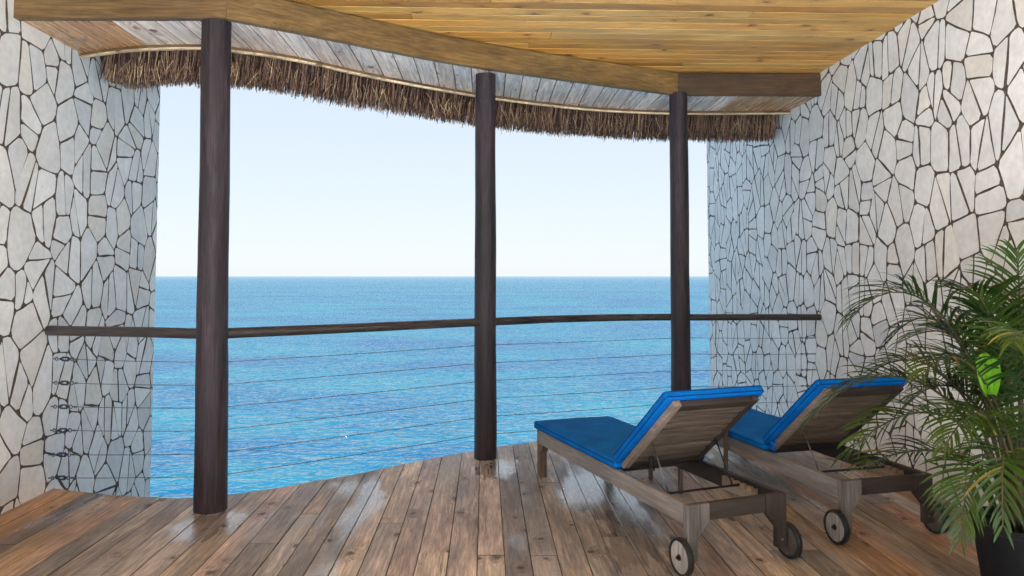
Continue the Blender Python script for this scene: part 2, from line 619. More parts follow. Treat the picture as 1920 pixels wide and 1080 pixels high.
def make_sea():
    T = NT('sea_water')
    pos = T.n('NewGeometry').outputs['Position']
    a = T.noise(T.vmath('MULTIPLY', pos, (0.75, 1.2, 0)), 1.35, 2.2, 0.5, 0.9)
    b = T.noise(T.vmath('MULTIPLY', pos, (0.6, 1.3, 0)), 0.46, 2, 0.5, 0.7)
    c = T.noise(T.vmath('MULTIPLY', pos, (0.6, 1.3, 0)), 0.10, 3, 0.5, 0.3)
    d = T.noise(T.vmath('MULTIPLY', pos, (0.5, 1.4, 0)), 0.022, 3, 0.5, 0.3)
    h = T.math('ADD', T.math('MULTIPLY', a, 0.36), T.math('MULTIPLY', b, 0.52))
    h = T.math('ADD', h, T.math('ADD', T.math('MULTIPLY', c, 0.45), T.math('MULTIPLY', d, 1.6)))
    nrm = T.bump(h, 1.0, 1.0)
    patch = T.noise(T.vmath('MULTIPLY', pos, (0.5, 1.0, 0)), 0.05, 4, 0.6)
    col = T.mix(T.maprange(patch, 0.35, 0.65), (0.0008, 0.021, 0.053), (0.0015, 0.042, 0.063))
    far = T.noise(T.vmath('MULTIPLY', pos, (0.10, 1.0, 0)), 0.010, 4, 0.6)
    col = T.mix(T.maprange(far, 0.42, 0.62), col, T.mix(1.0, col, (0.68, 0.74, 0.92), 'MULTIPLY'))
    body = T.bsdf(col, 0.6, 0.0, nrm)
    gl = T.n('BsdfGlossy')
    T.set(gl.inputs['Color'], (0.72, 0.91, 1.0)); T.set(gl.inputs['Roughness'], 0.09); T.set(gl.inputs['Normal'], nrm)  # sky reflection tinted blue by hand
    fr = T.n('Fresnel')
    fr.inputs['IOR'].default_value = 1.333
    T.set(fr.inputs['Normal'], nrm)
    mx = T.n('MixShader')
    T.set(mx.inputs[0], T.math('MINIMUM', T.math('MULTIPLY', fr.outputs[0], SEA_F), SEA_CAP))   # Fresnel reflection scaled and capped by hand so the sea stays blue
    T.t.links.new(body.outputs[0], mx.inputs[1]); T.t.links.new(gl.outputs[0], mx.inputs[2])
    T.t.links.new(mx.outputs[0], T.out.inputs['Surface'])
    return T.m


SEA_F, SEA_CAP = 1.0, 0.72
M_sea = make_sea()

# ------------------------------------------------------------------ plan of the terrace
XL, XR = -2.93, 2.97                       # faces of the two stone walls
Z_SOFF, Z_BEAM, Z_CEIL = 3.070, 3.060, 3.265
BACK = -1.9
DECK_BACK = 2.75                           # the boards start here; an added pale bounce floor lies behind them
ROOF_BACK = -0.35                          # roof cut short above the camera to let sun onto the added floor
deck_edge = curve_fn([(-3.2, 5.22), (-2.95, 5.12), (-2.6, 5.0), (-2.2, 4.90), (-1.91, 4.88), (-1.57, 4.996), (-1.29, 5.17), (-.89, 5.45),
                      (-.62, 5.69), (-.086, 6.086), (.139, 6.228), (.438, 6.396), (1.0, 6.64), (1.8, 6.80), (3.2, 6.78)])
EK = 0.972
eave = curve_fn([(a * EK, b * EK) for a, b in ((-3.4, 5.60), (-2.98, 5.40), (-2.55, 5.24), (-2.04, 5.18), (-1.84, 5.235), (-1.45, 5.44), (-.87, 5.94), (-.11, 6.47), (.25, 6.66),
                 (.60, 6.82), (1.09, 7.00), (1.86, 7.12), (2.94, 7.08), (3.4, 7.06))])
POSTS = {'left': (-1.71, 4.64, 0.099, 0.088, Z_SOFF + 0.004), 'mid': (0.0, 5.85, 0.091, 0.081, Z_SOFF + 0.004), 'right': (1.715, 6.31, 0.088, 0.078, Z_SOFF + 0.004)}

# ------------------------------------------------------------------ sea and added bounce ground behind
SEA_Z = -9.0
mb = MB()
rings = [0, 8, 20, 40, 80, 160, 400, 1000, 3000, 9000, 25000, 60000]
n = 96
vs = [(0, 0, SEA_Z)]
fs = []
for r in rings[1:]:
    vs += [(r * math.cos(2*math.pi*k/n), r * math.sin(2*math.pi*k/n), SEA_Z) for k in range(n)]
for k in range(n):
    fs.append((0, 1 + k, 1 + (k + 1) % n))
for i in range(len(rings) - 2):
    for k in range(n):
        k2 = (k + 1) % n
        fs.append((1 + i*n + k, 1 + (i+1)*n + k, 1 + (i+1)*n + k2, 1 + i*n + k2))
mb.add(vs, fs)
tag(mb.build('sea', M_sea), kind='structure')

mb = MB()                                   # unseen pale ground added behind the camera to bounce sunlight onto the terrace
mb.box(-14, 14, -22, BACK - 0.01, -9.5, -0.012, 0.02)
mb.box(XL - 0.04, XR + 0.04, BACK - 0.005, DECK_BACK, -0.40, -0.004, 0.004)
tag(mb.build('bounce_ground', M_bounce), kind='structure')

# ------------------------------------------------------------------ deck
def board_prism(mb, x0, x1, fa, fb, z0, z1, ch):
    """plank along Y from fa(x) to fb(x) with eased upper or lower edges"""
    if z1 > z0:
        prof = [(x0, z0), (x1, z0), (x1, z1 - ch), (x1 - ch, z1), (x0 + ch, z1), (x0, z1 - ch)]
    nn = len(prof)
    vs = [(x, fa(x), z) for x, z in prof] + [(x, fb(x), z) for x, z in prof]
    fs = [tuple(range(nn)), tuple(reversed(range(nn, 2*nn)))]
    for i in range(nn):
        j = (i + 1) % nn
        fs.append((j, i, nn + i, nn + j))
    mb.add(vs, [tuple(reversed(f)) for f in fs])


GREYS = [(0.235, 0.200, 0.175), (0.215, 0.180, 0.155), (0.255, 0.210, 0.178), (0.180, 0.152, 0.135), (0.275, 0.222, 0.178),
         (0.245, 0.190, 0.165), (0.200, 0.168, 0.152), (0.290, 0.222, 0.165), (0.165, 0.135, 0.120), (0.260, 0.190, 0.162)]
WARM = [(0.300, 0.155, 0.062), (0.330, 0.190, 0.082), (0.150, 0.098, 0.078), (0.330, 0.205, 0.105), (0.235, 0.150, 0.095)]

deck_root = MB()
N = 48
xs = [XL - 0.05 + (XR - XL + 0.1) * i / N for i in range(N + 1)]
poly = [(x, deck_edge(x) - 0.05) for x in xs] + [(XR + 0.05, DECK_BACK), (XL - 0.05, DECK_BACK)]
deck_root.prism(list(reversed(poly)), -0.26, -0.045, lambda a, b, h: (a, b, h))
deck = deck_root.build('deck', M_roof)
mesh_fix_normals(deck)
tag(deck, kind='structure')
x = XL - 0.03
bi = 0
rd = random.Random(5)
while x < XR + 0.02:
    w = rd.choice((0.128, 0.135, 0.14, 0.14, 0.15, 0.118, 0.158))
    x1 = min(x + w, XR + 0.03)
    if x1 - x < 0.04: break
    gap = 0.0036
    # butt joints
    cuts = [DECK_BACK + 0.005]
    c = DECK_BACK + rd.uniform(0.3, 3.0)
    while c < deck_edge(x) - 0.7:
        cuts.append(c)
        c += rd.uniform(2.2, 3.8)
    for k, c0 in enumerate(cuts):
        last = k == len(cuts) - 1
        c1 = None if last else cuts[k + 1]
        mb = MB()
        fa = (lambda xx, c0=c0: c0 + 0.0015)
        jag = rd.uniform(-0.006, 0.008)
        fb = (lambda xx, jag=jag: deck_edge(xx) + jag) if last else (lambda xx, c1=c1: c1 - 0.0015)
        dz = rd.uniform(-0.0015, 0.0015)
        board_prism(mb, x + gap/2, x1 - gap/2, fa, fb, -0.040 + dz, 0.0 + dz, 0.003)
        if bi < 5:
            colr = WARM[bi % 5]
        elif x > 1.5 and rd.random() < 0.45:
            colr = rd.choice(WARM[:4:3] + [(0.33, 0.16, 0.085), (0.30, 0.205, 0.13)])
        else:
            colr = rd.choice(GREYS)
        f = rd.uniform(1.2, 2.1)
        lum = sum(colr) / 3
        ds = 0.10 if bi < 5 else 0.22
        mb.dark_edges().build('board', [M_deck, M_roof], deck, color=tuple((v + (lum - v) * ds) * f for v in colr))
    x = x1
    bi += 1

# ------------------------------------------------------------------ stone walls
def clip_poly(poly, px, pz, nx, nz):
    """keep the side where (p - P) . n <= 0"""
    out = []
    m = len(poly)
    for i in range(m):
        a, b = poly[i], poly[(i+1) % m]
        da = (a[0]-px)*nx + (a[1]-pz)*nz
        db = (b[0]-px)*nx + (b[1]-pz)*nz
        if da <= 0: out.append(a)
        if (da < 0 < db) or (db < 0 < da):
            t = da / (da - db)
            out.append((a[0] + (b[0]-a[0])*t, a[1] + (b[1]-a[1])*t))
    return out


def poly_area(p):
    return 0.5 * sum(p[i][0]*p[(i+1) % len(p)][1] - p[(i+1) % len(p)][0]*p[i][1] for i in range(len(p)))


def centroid(p):
    return sum(a for a, b in p) / len(p), sum(b for a, b in p) / len(p)


def flagstones(y0, y1, z0, z1, seed, size):
    """irregular crazy-paving polygons on a wall plane"""
    r = random.Random(seed)
    AY, AZ = 0.88, 1.22                     # stones stand a little taller than wide
    dy, dz = size * AY, size * AZ
    pts = []
    ny, nz = int((y1-y0)/dy) + 1, int((z1-z0)/dz) + 1
    for i in range(-1, ny + 1):
        for j in range(-1, nz + 1):
            off = 0.5 * dz * (i % 2)
            pts.append((y0 + (i + 0.5 + r.uniform(-.40, .40)) * dy, z0 + off + (j + 0.5 + r.uniform(-.42, .42)) * dz))
    cells = []
    grid = {}
    for q in pts:
        grid.setdefault((int(q[0] // (dy*2)), int(q[1] // (dz*2))), []).append(q)
    for p in pts:
        cell = [(y0, z0), (y1, z0), (y1, z1), (y0, z1)]
        gi, gj = int(p[0] // (dy*2)), int(p[1] // (dz*2))
        ang = 0
        for a in (-1, 0, 1):
            for b in (-1, 0, 1):
                for q in grid.get((gi+a, gj+b), ()):
                    if q is p: continue
                    mx, mz = (p[0]+q[0])/2, (p[1]+q[1])/2
                    nx_, nz_ = (q[0]-p[0]) / AY**2, (q[1]-p[1]) / AZ**2
                    cell = clip_poly(cell, mx, mz, nx_, nz_)
                    if len(cell) < 3: break
                if len(cell) < 3: break
            if len(cell) < 3: break
        if len(cell) >= 3 and abs(poly_area(cell)) > 0.0015:
            cells.append(cell)
    out = []
    for c in cells:
        A = abs(poly_area(c))
        stack = [c]
        if r.random() < min(0.9, A / (size*size) * 0.62):
            cy, cz = centroid(c)
            # along the long direction mostly, upright or slanting
            an = r.choice((r.gauss(0, 0.14), r.gauss(0, 0.14), r.gauss(0, 0.2), r.gauss(0.45, 0.15), r.gauss(-0.45, 0.15), r.gauss(1.55, 0.2), r.gauss(1.55, 0.2)))
            nx_, nz_ = math.cos(an), math.sin(an)
            o = r.uniform(-.05, .05) * size * 2
            a = clip_poly(c, cy + nx_*o, cz + nz_*o, nx_, nz_)
            b = clip_poly(c, cy + nx_*o, cz + nz_*o, -nx_, -nz_)
            if len(a) > 2 and len(b) > 2 and compact(a) > 0.42 and compact(b) > 0.42:
                stack = [a, b]
        out += stack
    return out, r


def compact(p):
    per = sum(math.hypot(p[i][0]-p[i-1][0], p[i][1]-p[i-1][1]) for i in range(len(p)))
    return 4 * math.pi * abs(poly_area(p)) / (per*per)


def stone_outline(c, r):
    if poly_area(c) < 0: c = list(reversed(c))
    # drop tiny edges
    q = []
    for i, p in enumerate(c):
        pr = c[i-1]
        if (p[0]-pr[0])**2 + (p[1]-pr[1])**2 > 0.012**2: q.append(p)
    if len(q) < 3: return None
    base = q
    shape = q
    for i in range(len(base)):
        a, b = base[i], base[(i+1) % len(base)]
        ex, ez = b[0]-a[0], b[1]-a[1]
        L = math.hypot(ex, ez)
        if L < 1e-6: continue
        nx_, nz_ = ez / L, -ex / L            # outward for ccw
        g = r.uniform(0.0028, 0.0056)
        tl = r.uniform(-0.022, 0.022)
        nx2, nz2 = nx_ + tl * ex / L, nz_ + tl * ez / L
        mx, mz = (a[0]+b[0])/2 - nx_*g, (a[1]+b[1])/2 - nz_*g
        shape = clip_poly(shape, mx, mz, nx2, nz2)
        if len(shape) < 3: return None
    if abs(poly_area(shape)) < 0.0012: return None
    # knock the corners off
    res = []
    m = len(shape)
    for i in range(m):
        p, a, b = shape[i], shape[i-1], shape[(i+1) % m]
        la, lb = math.hypot(a[0]-p[0], a[1]-p[1]), math.hypot(b[0]-p[0], b[1]-p[1])
        if la < 1e-5 or lb < 1e-5: continue
        d1, d2 = min(r.uniform(0.006, 0.032), la*0.3), min(r.uniform(0.006, 0.032), lb*0.3)
        res.append((p[0] + (a[0]-p[0])/la*d1, p[1] + (a[1]-p[1])/la*d1))
        res.append((p[0] + (b[0]-p[0])/lb*d2, p[1] + (b[1]-p[1])/lb*d2))
    fin = []
    m = len(res)
    for i in range(m):
        a, b = res[i], res[(i+1) % m]
        fin.append(a)
        L = math.hypot(b[0]-a[0], b[1]-a[1])
        if L > 0.11:
            t = r.uniform(0.35, 0.65)
            j = r.uniform(-0.0065, 0.004)
            ex, ez = (b[0]-a[0])/L, (b[1]-a[1])/L
            fin.append((a[0] + ex*L*t + ez*j, a[1] + ez*L*t - ex*j))
    return fin


def stone_geo(mb, pl, X, s, r):
    """s = +1: the wall faces +X"""
    cy, cz = centroid(pl)
    pr = r.uniform(0.003, 0.008)
    ga, gb = r.uniform(-.006, .006), r.uniform(-.006, .006)
    nn = len(pl)
    vs = [(X - s*0.022, a, b) for a, b in pl]
    for a, b in pl:
        d = math.hypot(a-cy, b-cz)
        k = max(0.0, 1 - 0.0012 / max(d, 0.01))
        aa, bb = cy + (a-cy)*k, cz + (b-cz)*k
        vs.append((X - s*0.022 + s*(pr + ga*(aa-cy) + gb*(bb-cz)), aa, bb))
    cap = [tuple(range(nn, 2*nn))]
    side = [(i, (i+1) % nn, nn+(i+1) % nn, nn+i) for i in range(nn)]
    if s < 0:
        cap = [tuple(reversed(f)) for f in cap]; side = [tuple(reversed(f)) for f in side]
    b0 = len(mb.v)
    mb.cur = 0
    mb.add(vs, cap)
    mb.cur = 1                               # the flanks are smeared with grout
    mb.f += [tuple(i + b0 for i in f) for f in side]
    mb.mi += [1] * len(side)


def build_wall(X, s, yend, seed, size, label, zlow):
    root = empty('stone_wall', (X, BACK, zlow))
    tag(root, label, 'wall')
    mb = MB()
    x_in, x_out = X - s*0.022, X - s*0.34
    mb.box(min(x_in, x_out), max(x_in, x_out), BACK, yend, zlow, 3.75)
    mo = mb.build('mortar', M_mortar, root)
    mo.location = (-X, -BACK, -zlow)
    polys, r = flagstones(BACK, yend - 0.004, zlow, 3.75, seed, size)
    stones = []
    for c in polys:
        o = stone_outline(c, r)
        if o is None: continue
        px = [project((X, a, b)) for a, b in o]
        vis = 0
        if all(px):
            A = abs(poly_area(px))
            cx, cy = centroid(px)
            inside = any(-5 < q[0] < 1925 and -5 < q[1] < 1085 for q in px)
            cc = centroid(o)
            hid = (cc[1] > Z_CEIL + 0.15) or (cc[0] < deck_edge(X) - 0.15 and cc[1] < -0.2)
            if inside and not hid: vis = A
        stones.append((vis, o))
    stones.sort(key=lambda q: -q[0])
    rest = MB()
    cnt = 0
    for vis, o in stones:
        if vis > 20 and cnt < 298:
            m = MB()
            stone_geo(m, o, X, s, r)
            t = r.gauss(0, 0.035)
            wm = r.random()
            base = (0.86, 0.855, 0.84) if wm < 0.75 else ((0.84, 0.81, 0.76) if wm < 0.9 else (0.79, 0.795, 0.80))
            ob = m.build('stone', [M_stone, M_mortar], root, color=tuple(max(0.3, v + t) for v in base))
            ob.location = (-X, -BACK, -zlow)
            cnt += 1
        else:
            stone_geo(rest, o, X, s, r)
    ro = rest.build('stones', [M_stone, M_mortar], root, color=(0.86, 0.855, 0.84))
    ro.location = (-X, -BACK, -zlow)
    ro['kind'] = 'stuff'
    return root


build_wall(XL, 1, 6.57, 21, 0.238, 'white crazy-paved stone wall on the left, holding the cable turnbuckles', -1.8)
build_wall(XR, -1, 9.56, 34, 0.226, 'white crazy-paved stone wall on the right, behind the palm and loungers', -1.8)

# ------------------------------------------------------------------ ceiling, soffit, beams, roof
ce = MB()
ce.box(XL - 0.05, XR + 0.05, ROOF_BACK, 6.6, Z_CEIL + 0.026, Z_CEIL + 0.12)
ceiling = tag(ce.build('ceiling', M_roof), kind='structure')
rd = random.Random(9)
CE = [(0.64, 0.335, 0.085), (0.57, 0.29, 0.067), (0.67, 0.375, 0.105), (0.48, 0.24, 0.058), (0.62, 0.315, 0.073), (0.68, 0.395, 0.12), (0.42, 0.21, 0.052)]
y = ROOF_BACK + 0.005
while y < 6.55:
    w = rd.uniform(0.112, 0.128)
    cut = rd.uniform(XL + 0.6, XR - 0.6)
    for a, b in ((XL - 0.02, cut), (cut, XR + 0.02)):
        m = MB()
        dz = rd.uniform(0, 0.002)
        m.box(a + 0.001, b - 0.001, y + 0.0042, y + w - 0.0042, Z_CEIL + dz, Z_CEIL + 0.022 + dz, 0.003)
        f = rd.uniform(0.85, 1.1)
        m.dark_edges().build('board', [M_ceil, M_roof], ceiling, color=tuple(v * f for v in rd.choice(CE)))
    y += w

BK = 1.006
_bf = curve_fn([(-1.61, 4.45), (-1.253, 4.684), (-.734, 5.025), (-.156, 5.385), (.206, 5.572), (.912, 5.88), (1.70, 6.22)])
BF = [(-3.0, 4.50), (-1.61, 4.45)] + [(-1.61 + 3.31*k/16, _bf(-1.61 + 3.31*k/16)) for k in range(1, 16)] + [(1.70, 6.22), (3.02, 6.19)]   # front face of the beams in plan
BF = [(a * BK, b * BK) for a, b in BF]
def beam_front(x):
    for (a, b), (c, d) in zip(BF, BF[1:]):
        if x <= c: return b + (d - b) * (x - a) / (c - a)
    return BF[-1][1]

so = MB()
N = 60
xs = [XL - 0.04 + (XR - XL + 0.08) * i / N for i in range(N + 1)]
poly = [(x, beam_front(x) + 0.07) for x in xs] + [(x, eave(x) - 0.004) for x in reversed(xs)]
so.prism(poly, Z_SOFF + 0.024, Z_SOFF + 0.10, lambda a, b, h: (a, b, h))
soffit = so.build('soffit', M_roof)
mesh_fix_normals(soffit)
tag(soffit, kind='structure')
rd = random.Random(4)
x = XL - 0.02
SO = [(0.76, 0.63, 0.55), (0.72, 0.59, 0.51), (0.79, 0.66, 0.575), (0.74, 0.59, 0.50)]  # greyed pale: sky and sea sheen painted into the middle boards
SOW = [(0.50, 0.27, 0.125), (0.44, 0.22, 0.095), (0.54, 0.32, 0.16)]
while x < XR + 0.01:
    x1 = min(x + rd.uniform(0.135, 0.150), XR + 0.02)
    if x1 - x < 0.03: break
    m = MB()
    nn = 4
    # plank seen from below, its two ends follow beam and eave
    z0, z1 = Z_SOFF, Z_SOFF + 0.02
    xa, xb = x + 0.0028, x1 - 0.0028
    vs = []
    for (xx, zz) in ((xa, z1), (xb, z1), (xb, z0 + 0.003), (xb - 0.003, z0), (xa + 0.003, z0), (xa, z0 + 0.003)):
        vs.append((xx, beam_front(xx) + 0.066, zz))
    for (xx, zz) in ((xa, z1), (xb, z1), (xb, z0 + 0.003), (xb - 0.003, z0), (xa + 0.003, z0), (xa, z0 + 0.003)):
        vs.append((xx, eave(xx) - 0.003, zz))
    fs = [tuple(range(6)), tuple(reversed(range(6, 12)))] + [(i, 6 + i, 6 + (i+1) % 6, (i+1) % 6) for i in range(6)]
    m.add(vs, fs)
    xm = (x + x1) / 2
    warm = xm < -2.35 or xm > 2.35
    c = rd.choice(SOW if warm else SO)
    f = rd.uniform(0.92, 1.08)
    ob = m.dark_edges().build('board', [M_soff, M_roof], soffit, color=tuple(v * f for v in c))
    mesh_fix_normals(ob)
    x = x1

# curved fascia at the eave: a brown band; its lit lower edge painted as a pale strip
N = 90
xs = [XL - 0.02 + (XR - XL + 0.04) * i / N for i in range(N + 1)]
def eave_band(o0, o1, z0, z1):
    vs, fs = [], []
    for xx in xs:
        t = Vector((0.02, eave(xx + 0.01) - eave(xx - 0.01), 0)).normalized()
        nrm = Vector((-t.y, t.x, 0))
        p = Vector((xx, eave(xx), 0))
        for o, z in ((o0, z0), (o0, z1), (o1, z1), (o1, z0)):
            q = p + nrm * o
            vs.append((q.x, q.y, z))
    for i in range(N):
        for k in range(4):
            k2 = (k + 1) % 4
            fs.append((4*i + k, 4*i + k2, 4*(i+1) + k2, 4*(i+1) + k))
    fs += [(0, 1, 2, 3), tuple(4*N + k for k in (3, 2, 1, 0))]
    return MB().add(vs, fs)
fo = eave_band(0.0, 0.022, Z_SOFF - 0.020, Z_SOFF + 0.11).build('eave_trim', M_beam, smooth=True, angle=rad(30), color=(0.17, 0.10, 0.045))
mesh_fix_normals(fo)
tag(fo, 'thin curved wooden trim strip between the soffit boards and the thatch', 'trim')
eo = eave_band(-0.004, 0.024, Z_SOFF - 0.034, Z_SOFF - 0.0205).build('lit_edge_strip', M_beam, fo, smooth=True, angle=rad(30), color=(0.72, 0.56, 0.36))
mesh_fix_normals(eo)

BEAM_LABELS = ['short wooden ceiling beam from the left wall to the thickest post',
               'long slanting, gently bowed wooden ceiling beam from the left post to the right post',
               'short dark wooden ceiling beam from the right post to the right wall']
TH = 0.062
def offset_poly(pts, d):
    res = []
    for i, p in enumerate(pts):
        def nrm(a, b):
            v = Vector((b[0]-a[0], b[1]-a[1])).normalized()
            return Vector((-v.y, v.x))
        if i == 0: nn = nrm(pts[0], pts[1]); k = 1
        elif i == len(pts)-1: nn = nrm(pts[-2], pts[-1]); k = 1
        else:
            n1, n2 = nrm(pts[i-1], pts[i]), nrm(pts[i], pts[i+1])
            nn = (n1 + n2).normalized(); k = 1 / nn.dot(n1)
        res.append((p[0] + nn.x*d*k, p[1] + nn.y*d*k))
    return res
BB = offset_poly(BF, TH)
NB = len(BF)
BCOL = [(0.140, 0.082, 0.031), (0.178, 0.105, 0.036), (0.088, 0.050, 0.023)]
for i, (k0, k1) in enumerate(((0, 1), (1, NB - 2), (NB - 2, NB - 1))):
    a, b = Vector(BF[k0]), Vector(BF[k1])
    e = (b - a).normalized()
    ang = math.atan2(e.y, e.x)
    def lo(p):
        q = Vector(p) - a
        return (q.x*e.x + q.y*e.y, -q.x*e.y + q.y*e.x)
    m = MB()
    H = Z_CEIL - Z_BEAM - 0.012
    ch = 0.005
    # finer stations along the pieces of the front and back lines
    F = [lo(p) for p in BF[k0:k1+1]]; G = [lo(p) for p in BB[k0:k1+1]]
    st_ = []
    for (f0, f1), (g0, g1) in zip(zip(F, F[1:]), zip(G, G[1:])):
        n_ = max(1, int((f1[0]-f0[0]) / 0.15))
        for q in range(n_):
            t = q / n_
            st_.append(((f0[0]+(f1[0]-f0[0])*t, f0[1]+(f1[1]-f0[1])*t), (g0[0]+(g1[0]-g0[0])*t, g0[1]+(g1[1]-g0[1])*t)))
    st_.append((F[-1], G[-1]))
    vs, fs = [], []
    for q, (f_, g_) in enumerate(st_):
        eg = 0.0012 if q == 0 else (-0.0012 if q == len(st_)-1 else 0)
        wz = 0.003 * noise.noise(Vector((f_[0]*1.1, i*3.0, 5)))
        vs += [(f_[0]+eg, f_[1], ch + wz), (f_[0]+eg, f_[1] + ch, wz), (g_[0]+eg, g_[1] - ch, wz), (g_[0]+eg, g_[1], ch + wz), (g_[0]+eg, g_[1], H), (f_[0]+eg, f_[1], H)]
    ns = len(st_) - 1
    for k in range(ns):
        for q in range(6):
            q2 = (q+1) % 6
            fs.append((6*k+q, 6*k+q2, 6*(k+1)+q2, 6*(k+1)+q))
    fs += [tuple(range(6)), tuple(reversed(range(6*ns, 6*ns+6)))]
    m.add(vs, fs)
    ob = m.build('ceiling_beam', M_beam, smooth=True, angle=rad(30), color=BCOL[i], loc=(a.x, a.y, Z_BEAM), rot=(0, 0, ang))
    mesh_fix_normals(ob)
    tag(ob, BEAM_LABELS[i], 'beam')

# roof shell over the ceiling and its thatch
ro = MB()
N = 40
xs = [XL - 0.6 + (XR - XL + 1.2) * i / N for i in range(N + 1)]
vs, fs = [], []
for xx in xs:
    ye = eave(xx)
    for (yy, zz) in ((ye + 0.06, Z_SOFF + 0.13), (3.8, 4.7), (ROOF_BACK - 0.1, 3.40), (ROOF_BACK - 0.1, 3.60), (3.8, 4.95), (ye + 0.68, Z_SOFF + 0.30)):
        vs.append((xx, yy, zz))
for i in range(N):
    for k in range(6):
        k2 = (k+1) % 6
        fs.append((6*i+k, 6*i+k2, 6*(i+1)+k2, 6*(i+1)+k))
fs += [tuple(range(6)), tuple(reversed(range(6*N, 6*N+6)))]
ro.add(vs, fs)
roof = ro.build('roof', M_straw[1])
mesh_fix_normals(roof)
tag(roof, kind='structure')

th_root = empty('thatch_fringe', (0, 6.3, 2.88))
tag(th_root, 'ragged brown thatch fringe hanging along the curved eave', 'thatch')
rd = random.Random(77)
st = MB()
X0, X1 = XL + 0.0, XR - 0.03
def strand(mb, x, off, ztop, zbot, w, lean, bow, tipout):
    ye = eave(x)
    t = Vector((0.02, eave(x + 0.01) - eave(x - 0.01), 0)).normalized()
    nn = Vector((-t.y, t.x, 0))
    base = Vector((x, ye, 0)) + nn * off
    a = rd.uniform(0, 6.28)
    vs = []
    K = 3
    for k in range(K + 1):
        u = k / K
        p = base + t * (lean * u + bow * math.sin(u * 3.1)) + nn * (tipout * u)
        p.z = ztop + (zbot - ztop) * u
        ww = w * (1 - 0.55 * u * u)
        for q in range(3):
            an = a + q * 2.094
            vs.append((p.x + ww * math.cos(an) * 0.5, p.y + ww * math.sin(an) * 0.5, p.z))
    fs = []
    for k in range(K):
        for q in range(3):
            q2 = (q+1) % 3
            fs.append((3*k+q, 3*k+q2, 3*k+3+q2, 3*k+3+q))
    fs.append(tuple(3*K+q for q in range(3)))
    mb.add(vs, fs)

for L_, (off, cnt, wmin, wmax, zb, zt) in enumerate(((0.18, 1875, .0048, .0104, 2.895, 3.2), (0.24, 2125, .0048, .0104, 2.872, 3.2), (0.30, 2125, .0048, .0112, 2.865, 3.22), (0.37, 1875, .0056, .0120, 2.872, 3.22), (0.45, 1625, .0064, .0144, 2.895, 3.25))):
    for i in range(cnt):
        x = X0 + (X1 - X0) * (i + rd.random()) / cnt
        cl = noise.noise(Vector((x * 5.0, L_ * 3.1, 0)))
        cl2 = noise.noise(Vector((x * 19.0, L_ * 7.7, 3)))
        st.cur = rd.choices((0, 1, 2, 3), weights=(4, 7 - 3*cl, 0.35 + 2.0*max(0, cl2), 3 + 2*cl))[0]
        z = zb + 0.006 - 0.0103 * x + 0.02 * cl + 0.018 * cl2 + rd.gauss(0, 0.013)
        if rd.random() < 0.02: z -= rd.uniform(0.01, 0.035)
        strand(st, x, off + rd.gauss(0, 0.014) + 0.02*cl2, zt, z, rd.uniform(wmin, wmax), rd.gauss(-0.035 + 0.025*cl, 0.018), rd.gauss(0, 0.006), rd.gauss(0.02, 0.02))
for i in range(320):        # pale loose straws that stick out on the room side
    x = rd.uniform(X0 + 0.05, X1 - 0.05)
    st.cur = rd.choice((2, 2, 3))
    zt = rd.uniform(2.95, 3.04)
    strand(st, x, rd.uniform(0.13, 0.17), zt, zt - rd.uniform(0.05, 0.15), rd.uniform(.004, .008), rd.gauss(0, 0.04), rd.gauss(0, 0.012), rd.uniform(-0.03, 0.02))
so_ = st.build('straws', M_straw, th_root)
so_.location = (0, -6.3, -2.88)
so_['kind'] = 'stuff'
bk = MB()
N = 60
vs, fs = [], []
for i in range(N + 1):
    xx = X0 + (X1 - X0) * i / N
    ye = eave(xx)
    for yy, zz in ((ye + 0.35, 2.97), (ye + 0.50, 2.97), (ye + 0.66, 3.40), (ye + 0.17, 3.20)):
        vs.append((xx, yy, zz))
for i in range(N):
    for k in range(4):
        k2 = (k+1) % 4
        fs.append((4*i+k, 4*i+k2, 4*(i+1)+k2, 4*(i+1)+k))
fs += [(0, 1, 2, 3), tuple(4*N + k for k in (3, 2, 1, 0))]
bk.add(vs, fs)
bo = bk.build('packed_thatch', M_straw[1], th_root)
bo.location = (0, -6.3, -2.88)
mesh_fix_normals(bo)

# ------------------------------------------------------------------ posts
LEAN = {'left': 0.07, 'mid': 0.12, 'right': 0.03}
POST_LABELS = {'left': 'thick dark round log post at the left of the opening', 'mid': 'dark round log post in the middle, beside the loungers',
               'right': 'dark round log post at the right, behind the nearer lounger'}
for si, (nm, (px, py, rb, rt_, zt)) in enumerate(POSTS.items()):
    m = MB()
    pts, rr = [], []
    K = 44
    for k in range(K + 1):
        u = k / K
        z = -0.28 + (zt - 0.002 + 0.28) * u
        pts.append((px + 0.008 * noise.noise(Vector((u*3, si*5, 0))), py - LEAN[nm] * u + 0.008 * noise.noise(Vector((u*3, si*5, 9))), z))
        rr.append(rb + (rt_ - rb) * u + 0.0015 * noise.noise(Vector((u*14, si, 4))))
    facets = [(random.Random(si*31+q).uniform(0, 6.28), random.Random(si*77+q).uniform(0.05, 0.8)) for q in range(7)]
    def sq(an, i, si=si, facets=facets):
        u = i / K
        v = 1 + 0.034 * noise.noise(Vector((math.cos(an)*1.6, math.sin(an)*1.6, u*5 + si*9)))
        v += 0.013 * noise.noise(Vector((math.cos(an)*6, math.sin(an)*6, u*3 + si*9)))
        for fa_, fu in facets:                  # hewn flats
            d = math.cos(an - fa_)
            if d > 0.93 and abs(u - fu) < 0.28:
                v = min(v, 0.972 / max(d, 0.01) * 1.0)
        return v
    m.tube(pts, rr, 36, True, sq)
    o = m.build('log_post', M_post, smooth=True, angle=rad(50), color=(0.030, 0.0205, 0.0275))
    tag(o, POST_LABELS[nm], 'post', 'round log posts along the deck edge')

